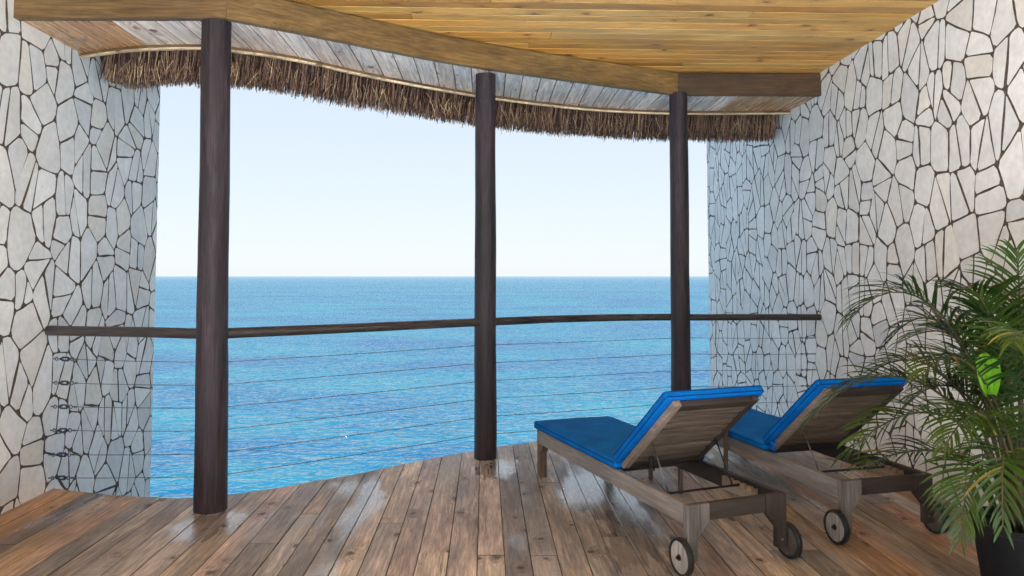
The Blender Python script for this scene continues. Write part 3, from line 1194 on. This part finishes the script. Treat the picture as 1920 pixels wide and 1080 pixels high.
# ------------------------------------------------------------------ handrails
RZ = 1.085
PL, PM, PR = (Vector((*POSTS[k][:2], RZ)) for k in ('left', 'mid', 'right'))
rail_curve = curve_fn([(-2.97, 5.02), (-1.71, 4.68), (0.0, 5.80), (0.45, 6.08), (0.9, 6.28), (1.3, 6.38), (1.715, 6.40), (3.0, 6.33)])
def straight(a, b, sag=0.0):
    return lambda x: a[1] + (b[1]-a[1]) * (x - a[0]) / (b[0]-a[0]) + sag * math.sin(math.pi * (x - a[0]) / (b[0]-a[0]))
RAILS = [(XL - 0.02, PL.x - 0.04, straight((-2.95, 4.99), (-1.71, 4.67)), 0.033, 0.034, 'short dark log handrail from the left wall to the left post'),
         (PL.x + 0.04, PM.x - 0.03, straight((-1.71, 4.68), (0.0, 5.79), -0.03), 0.034, 0.032, 'longest dark log handrail, sloping between the left and middle posts'),
         (PM.x + 0.03, PR.x - 0.03, rail_curve, 0.033, 0.030, 'curved dark log handrail between the middle and right posts'),
         (PR.x + 0.03, XR + 0.02, straight((1.715, 6.37), (2.97, 6.35)), 0.029, 0.028, 'short dark log handrail from the right post to the right wall')]
for i, (a, b, fn, r0, r1, lab) in enumerate(RAILS):
    K = 26
    p0 = Vector((a, fn(a), RZ)); p1 = Vector((b, fn(b), RZ))
    e = (p1 - p0).normalized()
    ang = math.atan2(e.y, e.x)
    pts, rr = [], []
    for k in range(K + 1):
        x = a + (b - a) * k / K
        q = Vector((x, fn(x), RZ)) - p0
        pts.append((q.x*math.cos(ang) + q.y*math.sin(ang), -q.x*math.sin(ang) + q.y*math.cos(ang), 0.004 * noise.noise(Vector((x*1.5, i*4, 0)))))
        rr.append(r0 + (r1-r0)*k/K + 0.0012 * noise.noise(Vector((x*6, i, 2))))
    m = MB()
    m.tube(pts, rr, 16, True, lambda an, k, i=i: 1 + 0.02 * noise.noise(Vector((math.cos(an)*2, math.sin(an)*2, k*0.15 + i*7))))
    o = m.build('handrail', M_rail, smooth=True, angle=rad(50), color=(0.050, 0.042, 0.040), loc=p0, rot=(0, 0, ang))
    tag(o, lab, 'handrail')

# ------------------------------------------------------------------ steel cables
ZW = [.889, .727, .567, .408, .245, .090]
ZP = [.905, .762, .620, .477, .335, .195]
ORD = ['topmost of six', 'second from top', 'third from top', 'third from bottom', 'second from bottom', 'lowest of six']
for i in range(6):
    w0 = Vector((XL, 5.05, ZW[i]))
    pts = [w0, Vector((POSTS['left'][0], POSTS['left'][1] + 0.02, ZP[i])), Vector((POSTS['mid'][0], POSTS['mid'][1] - 0.01, ZP[i] - 0.008)),
           Vector((POSTS['right'][0], POSTS['right'][1] + 0.02, ZP[i] + 0.004)), Vector((XR, 6.44, ZP[i] - 0.012))]
    root = empty('railing_cable', w0)
    tag(root, 'thin steel railing cable with turnbuckle at the left wall, %s' % ORD[i], 'cable', 'steel cables of the railing')
    d = (pts[1] - pts[0]).normalized()
    # wire starts after the turnbuckle
    wp = [d * 0.20]
    for a, b in zip(pts, pts[1:]):
        n_ = 4
        for k in range(1, n_ + 1):
            q = a + (b - a) * k / n_ - w0
            sag = -0.004 * math.sin(math.pi * k / n_)
            wp.append(q + Vector((0, 0, sag)))
    m = MB()
    m.tube(wp, 0.0024, 6)
    m.build('wire', M_steel, root, smooth=True)
    Mx = d.to_track_quat('X', 'Z').to_matrix().to_4x4()
    tb = MB()
    # open turnbuckle body: two side bars joined by end collars
    for s in (-1, 1):
        tb.tube([Mx @ Vector((0.062, 0, s*0.0)), Mx @ Vector((0.068, 0, s*0.011)), Mx @ Vector((0.118, 0, s*0.011)), Mx @ Vector((0.124, 0, s*0.0))], [0.006, 0.0055, 0.0055, 0.006], 8)
    tb.tube([Mx @ Vector((0.052, 0, 0)), Mx @ Vector((0.066, 0, 0))], 0.0095, 10)
    tb.tube([Mx @ Vector((0.120, 0, 0)), Mx @ Vector((0.134, 0, 0))], 0.0095, 10)
    tbo = tb.build('turnbuckle', M_turn, root, smooth=True, angle=rad(40))
    eb = MB()
    eb.tube([Mx @ Vector((0.028, 0, 0)), Mx @ Vector((0.080, 0, 0))], 0.0042, 8)
    eb.tube([Mx @ Vector((0.018 + 0.011*math.cos(t*0.524), 0, 0.011*math.sin(t*0.524))) for t in range(13)], 0.0034, 6, cap=False)
    eb.tube([Mx @ Vector((-0.03, 0, 0)), Mx @ Vector((0.004, 0, 0)), Mx @ Vector((0.012, 0.004, 0.006))], 0.0045, 8)
    eb.build('eye_bolt', M_steel, tbo, smooth=True)
    rg = MB()
    rg.tube([Mx @ Vector((0.106, 0, 0)), Mx @ Vector((0.140, 0, 0))], 0.0042, 8)
    rg.tube([Mx @ Vector((0.152 + 0.012*math.cos(t*0.524), 0, 0.012*math.sin(t*0.524))) for t in range(13)], 0.0036, 6, cap=False)
    rg.tube([Mx @ Vector((0.164, 0, 0)), Mx @ Vector((0.185, 0, 0.0)), Mx @ Vector((0.205, 0, 0))], [0.004, 0.0065, 0.0045], 8)
    rg.build('ring', M_steel, tbo, smooth=True)
    en = MB()
    d2 = (pts[4] - pts[3]).normalized()
    e1 = pts[4] - w0
    en.tube([e1 - d2*0.135, e1 - d2*0.13, e1 - d2*0.115, e1 - d2*0.108, e1 - d2*0.085, e1 - d2*0.06, e1 + d2*0.03], [.003, .008, .008, .0035, .0035, .0045, .0045], 8)
    M2 = d2.to_track_quat('X', 'Z').to_matrix().to_4x4()
    en.tube([e1 - d2*0.075 + M2 @ Vector((0.012*math.cos(t*0.524), 0, 0.012*math.sin(t*0.524))) for t in range(13)], 0.003, 6, cap=False)
    en.build('end_fitting', M_steel, root, smooth=True)

# ------------------------------------------------------------------ sun loungers
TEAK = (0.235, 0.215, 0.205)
TEAKD = (0.042, 0.030, 0.024)  # shade painted into the teak of backs, ends and right-hand rail
LW, LL, LZ = 0.60, 1.85, 0.335
HY, BL, BT = 0.655, 0.705, rad(39.5)
bc, bs = math.cos(BT), math.sin(BT)
def backp(x, s, t):
    return Vector((x, HY - s*bc + t*bs, LZ + 0.004 + s*bs + t*bc))


def lounger(loc, rz, label, tilt_seed, bow):
    root = empty('sun_lounger', loc, rz)
    tag(root, label, 'lounger', 'wooden sun loungers with blue cushions')
    for x0 in (0.0, LW - 0.032):
        m = MB(); m.box(x0, x0 + 0.032, 0.0, LL - 0.02, LZ - 0.098, LZ, 0.003)
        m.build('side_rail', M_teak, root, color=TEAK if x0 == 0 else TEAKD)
    # rear end: cross beam with two shaped legs
    m = MB(); m.box(0.13, LW - 0.13, -0.034, -0.002, LZ - 0.084, LZ, 0.003)
    m.build('cross_beam', M_teakx, root, color=TEAKD)
    for s in (0, 1):
        prof = [(0.0, 0.066), (0.058, 0.066), (0.058, 0.165), (0.1285, LZ - 0.084), (0.1285, LZ), (0.0, LZ)]
        if s: prof = [(LW - a, b) for a, b in reversed(prof)]
        m = MB(); m.prism(prof, 0.0, 1.0, lambda a, b, h: (a, -0.036 + 0.034*h, b))
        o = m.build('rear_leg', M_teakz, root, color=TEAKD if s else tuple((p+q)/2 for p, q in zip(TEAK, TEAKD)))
        mesh_fix_normals(o)
    # foot end: legs with a slanted bracket, cross beam
    for s in (0, 1):
        prof = [(LL - 0.055, 0.0), (LL, 0.0), (LL, LZ - 0.003), (LL - 0.13, LZ - 0.0985), (LL - 0.055, LZ - 0.175)]
        prof = [(LL - 0.052, 0.0), (LL, 0.0), (LL, LZ - 0.002), (LL - 0.018, LZ - 0.002), (LL - 0.018, LZ - 0.100), (LL - 0.10, LZ - 0.100), (LL - 0.052, LZ - 0.165)]
        x0 = 0.001 if s == 0 else LW - 0.054
        m = MB(); m.prism(prof, x0, x0 + 0.053, lambda a, b, h: (h, a, b))
        o = m.build('front_leg', M_teakz, root, color=(0.19, 0.13, 0.095))
        mesh_fix_normals(o)
    m = MB(); m.box(0.056, LW - 0.056, LL - 0.030, LL - 0.002, LZ - 0.090, LZ - 0.003, 0.003)
    m.build('cross_beam', M_teakx, root, color=TEAKD)
    # seat slats
    sl = MB(); sl.box(0.034, LW - 0.034, -0.030, 0.030, LZ - 0.022, LZ - 0.002, 0.003)
    sme = sl.mesh('seat_slat', M_teakx)
    for k in range(14):
        o = bpy.data.objects.new('seat_slat', sme); COL.objects.link(o); o.parent = root
        o.location = (0, HY + 0.06 + k * 0.0855, 0); o.color = (*TEAKD, 1)
    # wheels
    for s in (-1, 1):
        cx = -0.008 if s < 0 else LW + 0.008
        Mw = Matrix.Translation((cx, -0.018, 0.09)) @ Matrix.Rotation(rad(90)*s, 4, 'Y')
        m = MB(); m.lathe([(0.074, 0.004), (0.077, 0.006), (0.077, 0.026), (0.074, 0.028)], 32, Mw)
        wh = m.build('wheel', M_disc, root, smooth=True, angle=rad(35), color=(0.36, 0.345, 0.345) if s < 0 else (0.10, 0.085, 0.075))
        m = MB(); m.lathe([(0.076, 0.000), (0.086, 0.001), (0.090, 0.005), (0.090, 0.026), (0.086, 0.031), (0.076, 0.032)], 40, Mw)
        # open the middle: the disc sits inside the ring
        ty = MB()
        ring = [(0.0755, 0.001), (0.086, 0.0), (0.090, 0.005), (0.090, 0.027), (0.086, 0.032), (0.0755, 0.031)]
        n_ = 40
        vs = [Mw @ Vector((r*math.cos(2*math.pi*k/n_), r*math.sin(2*math.pi*k/n_), h)) for r, h in ring for k in range(n_)]
        fs = []
        for q in range(6):
            q2 = (q + 1) % 6
            for k in range(n_):
                k2 = (k+1) % n_
                fs.append((q*n_+k, q*n_+k2, q2*n_+k2, q2*n_+k))
        ty.add(vs, fs)
        o = ty.build('tyre', M_black, wh, smooth=True, angle=rad(40)); mesh_fix_normals(o)
        hb = MB(); hb.lathe([(0.016, 0.028), (0.016, 0.031), (0.009, 0.033), (0.009, 0.043), (0.006, 0.046)], 12, Mw)
        hb.build('hub_bolt', M_iron, wh, smooth=True, angle=rad(40))
    ax = MB(); ax.tube([(0.002, -0.018, 0.09), (LW - 0.002, -0.018, 0.09)], 0.006, 8)
    # (the axle is two stubs: only the bolt heads show on the legs)
    for s in (0, 1):
        b = MB(); Mb = Matrix.Translation((0.03 if s == 0 else LW - 0.03, -0.0365, 0.105)) @ Matrix.Rotation(rad(90), 4, 'X')
        b.lathe([(0.006, 0.0), (0.006, 0.002), (0.004, 0.004)], 10, Mb); b.build('bolt', M_steel, root, smooth=True)
    # backrest
    br = MB()
    def bb(x0, x1, s0, s1, t0, t1, b=0.003):
        q = MB(); q.box(x0, x1, s0, s1, t0, t1, b)
        return [backp(*p) for p in q.v], q.f
    m = MB(); v, f = bb(0.036, 0.078, 0.0, BL, 0.0, 0.034); m.add(v, f)
    fr = m.build('backrest', M_teak, root, color=(0.235, 0.185, 0.150)); mesh_fix_normals(fr)
    for x0, x1, s0, s1 in ((LW - 0.078, LW - 0.036, 0.0, BL), (0.080, LW - 0.080, BL - 0.062, BL - 0.004), (0.080, LW - 0.080, 0.004, 0.05)):
        m = MB(); v, f = bb(x0, x1, s0, s1, 0.001, 0.033); m.add(v, f)
        o = m.build('frame_bar', M_teakx, fr, color=TEAKD); mesh_fix_normals(o)
    v, f = bb(0.080, LW - 0.080, -0.023, 0.023, 0.004, 0.022)
    # slat mesh shared, centred on s = 0
    c0 = backp(0, 0, 0)
    m = MB(); m.add([p - c0 for p in v], f)
    me = m.mesh('back_slat', M_teakx)
    for k in range(9):
        o = bpy.data.objects.new('back_slat', me); COL.objects.link(o); o.parent = fr
        o.location = backp(0, 0.083 + k * 0.0655, 0); o.color = (*[c * (0.9 + 0.2*random.Random(k+tilt_seed).random()) for c in (0.125, 0.088, 0.064)], 1)
    mesh_fix_normals(bpy.data.objects[o.name])
    # cushions
    vs, fs = rounded_box(LW + 0.02, LL - HY + 0.035, 0.050, 0.013, 22, 40, 5, puff=0.005, seed=tilt_seed, wrinkle=0.005)
    m = MB(); m.add([p + Vector((LW/2, HY + 0.010 + (LL - HY + 0.035)/2, LZ + 0.001)) for p in vs], fs)
    seat_name = m.build('seat_cushion', M_fabric, root, smooth=True).name
    vs, fs = rounded_box(LW + 0.02, BL + 0.004, 0.045, 0.013, 22, 28, 5, puff=0.005, seed=tilt_seed + 3, wrinkle=0.003)
    m = MB(); m.add([backp(LW/2 + p.x, 0.018 + (BL + 0.004)/2 + p.y, 0.036 + p.z) for p in vs], fs)
    o = m.build('back_cushion', M_fabric, root, smooth=True); mesh_fix_normals(o); back_name = o.name
    def loop(hx, hy, r_, z):
        P = []
        for cx, cy, a0 in ((hx-r_, hy-r_, 0), (-hx+r_, hy-r_, 90), (-hx+r_, -hy+r_, 180), (hx-r_, -hy+r_, 270)):
            for q in range(5):
                a_ = rad(a0 + q*22.5)
                P.append(Vector((cx + r_*math.cos(a_), cy + r_*math.sin(a_), z)))
        # close the loop and put extra points on the long sides
        Q = []
        for u, w in zip(P, P[1:] + P[:1]):
            k_ = max(1, int((w-u).length / 0.06))
            Q += [u + (w-u)*(t/k_) for t in range(k_)]
        return Q + [Q[0]]
    hw, hs, hb = (LW + 0.02)/2, (LL - HY + 0.035)/2, (BL + 0.004)/2
    for zz in (0.038, 0.008):
        m = MB(); m.tube([p + Vector((LW/2, HY + 0.010 + hs, LZ + 0.001)) for p in loop(hw - 0.001, hs - 0.001, 0.016, zz)], 0.0034, 6)
        m.build('piping', M_pipe, bpy.data.objects[seat_name], smooth=True)
        m = MB(); m.tube([backp(LW/2 + p.x, 0.018 + hb + p.y, 0.036 + p.z) for p in loop(hw - 0.001, hb - 0.001, 0.016, zz)], 0.0034, 6)
        m.build('piping', M_pipe, bpy.data.objects[back_name], smooth=True)
    # adjuster: two struts, a cross bar and notched blocks inside the rails
    cy, cz = 0.275, LZ - 0.035
    for s in (0, 1):
        xx = 0.095 if s == 0 else LW - 0.095
        m = MB(); m.tube([backp(xx, 0.30, 0.0), Vector((xx, cy, cz))], 0.0042, 8)
        m.build('strut', M_steel if s == 0 else M_iron, root, smooth=True)
        x0 = 0.0335 if s == 0 else LW - 0.0545
        prof = [(0.14, LZ - 0.094), (0.42, LZ - 0.094), (0.42, LZ - 0.022)]
        yy = 0.42
        for k in range(5):
            yb = 0.395 - k * 0.055
            prof += [(yb, LZ - 0.022), (yb - 0.004, LZ - 0.046), (yb - 0.018, LZ - 0.046), (yb - 0.026, LZ - 0.022)]
        prof += [(0.14, LZ - 0.022)]
        m = MB(); m.prism(prof, x0, x0 + 0.021, lambda a, b, h: (h, a, b))
        o = m.build('notched_block', M_teak, root, color=(0.30, 0.25, 0.20)); mesh_fix_normals(o)
    m = MB(); m.tube([(0.05, cy, cz), (LW - 0.05, cy, cz)], 0.0065, 8)
    m.build('adjuster_bar', M_iron, root, smooth=True)
    # cushion tie
    rt = random.Random(tilt_seed)
    tp = backp(0.03, 0.05, 0.03) if bow else backp(0.16, 0.12, -0.004)
    for k in range(4):
        a = rt.uniform(0, 6.28); ln = rt.uniform(0.025, 0.045)
        m = MB()
        dx = Vector((math.cos(a)*0.5 - (0.3 if bow else 0), math.sin(a)*0.35 - 0.3, 0.25 - 0.35*k/3))
        pts_ = [tp, tp + dx*ln*0.6 + Vector((0, 0, 0.008)), tp + dx*ln + Vector((0, -0.006, -0.006)), tp + dx*ln*0.75 + Vector((0, -0.006, -0.03 - 0.012*k))]
        m.tube(pts_, [0.006, 0.008, 0.008, 0.005], 6)
        m.build('tie', M_fabric if bow else M_black, root, smooth=True)
    return root


lounger((0.97, 3.56, 0), rad(18.6), 'nearer teak sun lounger in the middle with unobstructed blue cushion', 3, False)
lounger((1.93, 3.945, 0), rad(12.3), 'teak sun lounger with blue cushion half hidden behind the palm fronds', 8, True)

# small side table between the loungers
tb = empty('side_table', (1.42, 5.08, 0), rad(19))
tag(tb, 'small thin-legged side table between the loungers, mostly hidden behind the nearer backrest', 'table')
m = MB(); m.box(-0.20, 0.20, -0.20, 0.20, 0.385, 0.405, 0.004)
m.build('table_top', M_teakx, tb, color=TEAKD)
lg = MB(); lg.box(-0.0125, 0.0125, -0.0125, 0.0125, 0.0, 0.384, 0.003)
lme = lg.mesh('leg', M_teakz)
for sx in (-1, 1):
    for sy in (-1, 1):
        o = bpy.data.objects.new('leg', lme); COL.objects.link(o); o.parent = tb
        o.location = (sx*0.185, sy*0.185, 0); o.color = (0.14, 0.10, 0.08, 1)

# ------------------------------------------------------------------ potted palm
PX, PY = 2.42, 3.22
palm = empty('potted_palm', (PX, PY, 0))
tag(palm, 'leafy green palm in a black pot against the right wall', 'plant')
m = MB()
m.lathe([(0.150, 0.0), (0.156, 0.006), (0.196, 0.318), (0.206, 0.322), (0.209, 0.345), (0.205, 0.352), (0.195, 0.350), (0.190, 0.320), (0.188, 0.315)], 40)
m.build('pot', M_pot, palm, smooth=True, angle=rad(35))
m = MB()
n_ = 28
vs = [(0, 0, 0.312)] + [(0.186*math.cos(2*math.pi*k/n_), 0.186*math.sin(2*math.pi*k/n_), 0.302 + 0.008*math.sin(k*2.3)) for k in range(n_)]
m.add(vs, [(0, 1+k, 1+(k+1) % n_) for k in range(n_)])
m.build('soil', M_soil, palm)


def bez(p0, p1, p2, p3, t):
    a = 1 - t
    return p0*(a**3) + p1*(3*a*a*t) + p2*(3*a*t*t) + p3*(t**3)


def frond(p0, p1, p2, p3, npair=34, ll=0.26, t0=0.30, lw=0.0078, seed=0, young=False, droop=0.62, up=0.35):
    r = random.Random(seed)
    p0, p1, p2, p3 = (Vector(p) - Vector((PX, PY, 0)) for p in (p0, p1, p2, p3))
    m = MB()
    m.cur = 1
    K = 16
    m.tube([bez(p0, p1, p2, p3, k/K) for k in range(K+1)], [0.0075*(1 - 0.85*k/K) + 0.0012 for k in range(K+1)], 6)
    m.cur = 0
    for i in range(npair):
        u = i / (npair - 1)
        t = t0 + (1 - t0) * u ** 0.92
        for s in (-1, 1):
            tt = min(1.0, t + r.uniform(-0.006, 0.006))
            p = bez(p0, p1, p2, p3, tt)
            d = (bez(p0, p1, p2, p3, min(1, tt+0.01)) - bez(p0, p1, p2, p3, tt-0.012)).normalized()
            side = d.cross(Vector((0, 0, 1)))
            if side.length < 0.15: side = Vector((1, 0, 0))
            side.normalize()
            upv = side.cross(d).normalized()
            # length along the frond: short at the base, longest at a third, short at the tip
            L = ll * (0.45 + 0.55*math.sin(min(1, (u + 0.18)*0.95) * math.pi) ** 0.8) * r.uniform(0.88, 1.1)
            if u > 0.9: L *= 0.8
            ang = rad(62 - 34*u) + r.gauss(0, 0.06)
            dirv = (d*math.cos(ang) + side*s*math.sin(ang)*0.93 + upv*(up*(1-u*0.6) + r.gauss(0, 0.08))).normalized()
            w = lw * r.uniform(0.85, 1.15) * (1 - 0.35*u)
            S = 5
            q = p.copy()
            dv = dirv.copy()
            prev = None
            nv0 = dv.cross(d)
            nv0 = nv0.normalized() if nv0.length > 0.05 else upv
            vs = []
            for k in range(S + 1):
                v = k / S
                ww = w * (0.5 + 1.1*v - 1.6*v*v if v < 0.55 else (1 - v) * 1.42) 
                ww = w * max(0.04, math.sin(math.pi * min(1, 0.12 + v*0.88)) ** 0.7)
                across = dv.cross(nv0)
                across = across.normalized() if across.length > 1e-4 else side
                nn = across.cross(dv).normalized()
                vs += [q + across*ww + nn*ww*0.35, q, q - across*ww + nn*ww*0.35]
                q = q + dv * (L / S)
                dv = (dv + Vector((0, 0, -1)) * (droop * (0.20 + 0.30*v) * (0.8 + 0.4*r.random()))).normalized()
            fs = []
            for k in range(S):
                for c in range(2):
                    fs.append((3*k+c, 3*k+c+1, 3*k+3+c+1, 3*k+3+c))
            m.cur = 2 if r.random() < 0.035 else 0
            m.add(vs, fs)
            m.cur = 0
    o = m.build('frond', [M_leafy if young else M_leaf, M_stem, M_dry], palm, smooth=True)
    return o


def W(px, py, d):
    """world point at distance d from the picture position it was surveyed at"""
    q = _fw + _rt * ((px - 960) / 1350) - _up * ((py - 447.25) / 1350)
    return EYE + q * (d / q.y)


B = lambda dx, dy, z=0.32: (PX + dx, PY + dy, z)
# crown fronds, left side first (towards the loungers), then the rest all round
FR = [
    (B(-.03, .02), W(1880, 700, 3.22), W(1730, 430, 3.25), W(1592, 600, 3.30), 40, .27, .36),
    (B(-.05, .05), W(1870, 760, 3.30), W(1670, 600, 3.45), W(1515, 790, 3.55), 40, .25, .36),
    (B(-.04, -.03), W(1870, 800, 3.10), W(1740, 690, 3.08), W(1590, 850, 3.05), 36, .25, .38),
    (B(-.06, 0), W(1865, 860, 3.15), W(1760, 800, 3.15), W(1605, 880, 3.18), 30, .20, .40),
    (B(-.05, -.06), W(1868, 850, 3.02), W(1820, 800, 2.95), W(1800, 1010, 2.85), 34, .21, .42),
    (B(0, .02), W(1900, 700, 3.22), W(1880, 540, 3.2), W(1800, 540, 3.1), 36, .26, .40),
    (B(.02, 0), W(1910, 700, 3.22), W(1918, 560, 3.2), W(1905, 470, 3.1), 34, .24, .42),
    (B(0, -.04), W(1890, 760, 3.1), W(1820, 600, 2.95), W(1730, 700, 2.80), 36, .24, .40),
    (B(.02, .05), W(1900, 740, 3.35), W(1830, 560, 3.6), W(1690, 640, 3.75), 36, .26, .38),
    (B(.04, .02), W(1925, 700, 3.25), W(1990, 480, 3.3), W(2100, 560, 3.4), 36, .26, .38),
    (B(.05, -.02), W(1935, 760, 3.15), W(2030, 640, 3.05), W(2170, 780, 2.95), 34, .25, .38),
    (B(.03, -.06), W(1920, 760, 3.05), W(1930, 560, 2.80), W(1900, 640, 2.55), 34, .25, .40),
    (B(.02, .07), W(1915, 720, 3.4), W(1930, 500, 3.7), W(1880, 560, 3.95), 34, .26, .38),
    (B(-.02, -.05), W(1890, 820, 3.08), W(1850, 690, 2.92), W(1770, 840, 2.75), 32, .22, .42),
    (B(-.01, .04), W(1890, 700, 3.3), W(1840, 610, 3.35), W(1760, 610, 3.5), 32, .24, .40),
    (B(.05, .05), W(1930, 800, 3.3), W(2020, 720, 3.45), W(2120, 860, 3.55), 30, .23, .40),
    (B(-.03, .06), W(1885, 800, 3.35), W(1800, 650, 3.5), W(1700, 760, 3.62), 34, .24, .40),
    (B(.0, -.02), W(1900, 760, 3.15), W(1885, 640, 3.05), W(1840, 560, 2.98), 30, .22, .42),
    (B(-.02, -.08), W(1885, 840, 3.0), W(1875, 760, 2.80), W(1880, 985, 2.68), 32, .21, .42),
    (B(.01, .0), W(1895, 850, 3.18), W(1880, 740, 3.1), W(1845, 800, 2.95), 28, .20, .45),
]
rq = random.Random(19)
for k in range(8):                           # the thick middle of the crown
    an = rq.uniform(0, 6.28)
    hx = rq.uniform(0.25, 0.62); top = rq.uniform(0.95, 1.45)
    bx, by = 0.05*math.cos(an), 0.05*math.sin(an)
    FR.append(((PX + bx, PY + by, 0.32), (PX + bx*2, PY + by*2, 0.32 + (top-0.32)*0.7), (PX + hx*0.55*math.cos(an), PY + hx*0.55*math.sin(an), top + 0.12),
               (min(PX + hx*math.cos(an), XR - 0.05), PY + hx*math.sin(an), top - rq.uniform(0.1, 0.4)), 30, .23, .40))
for i, (a, b, c, d_, npair, ll, t0) in enumerate(FR):
    frond(a, b, c, d_, npair - 9, ll * 1.12, t0, seed=i*13 + 5)
# canes
rd = random.Random(3)
for i in range(9):
    a = rd.uniform(0, 6.28); r_ = rd.uniform(0.02, 0.085)
    p0 = Vector((r_*math.cos(a), r_*math.sin(a), 0.29))
    p1 = p0 + Vector((p0.x*0.25 - 0.02, p0.y*0.3, rd.uniform(0.24, 0.40)))
    m = MB()
    K = 10
    m.tube([p0 + (p1 - p0)*(k/K) for k in range(K+1)], [0.014 - 0.006*k/K + (0.0014 if k % 3 == 0 else 0) for k in range(K+1)], 8)
    m.build('stem', M_stem, palm, smooth=True)
# bright young leaf, still folded into one pleated blade
m = MB()
c0 = W(1850, 740, 3.02) - Vector((PX, PY, 0)); c1 = W(1838, 655, 2.98) - Vector((PX, PY, 0))
ax = (c1 - c0)
sd = ax.cross(Vector((0, 1, 0))).normalized()
vs, fs = [], []
PLT = 9
for k in range(9):
    v = k / 8
    wv = 0.052 * (0.25 + 1.1*v - 0.75*v*v) * 1.5
    for j in range(PLT):
        u = j / (PLT-1) * 2 - 1
        p = c0 + ax*(v*(1 - 0.25*abs(u))) + sd*(u*wv) + Vector((0, (0.006 if j % 2 else -0.006) - 0.03*u*u, 0))
        vs.append(p)
for k in range(8):
    for j in range(PLT-1):
        fs.append((k*PLT+j, k*PLT+j+1, (k+1)*PLT+j+1, (k+1)*PLT+j))
m.add(vs, fs)
o = m.build('young_leaf', M_leafy, palm)
o['label'] = 'bright yellow-green folded young leaf'
m = MB(); m.tube([Vector((0.0, 0, 0.32)), (Vector((0, 0, 0.32)) + c0)/2 + Vector((0.03, 0, 0.08)), c0, c0 + ax*0.3], [0.008, 0.006, 0.004, 0.002], 6)
m.build('stem', M_stem, palm, smooth=True)
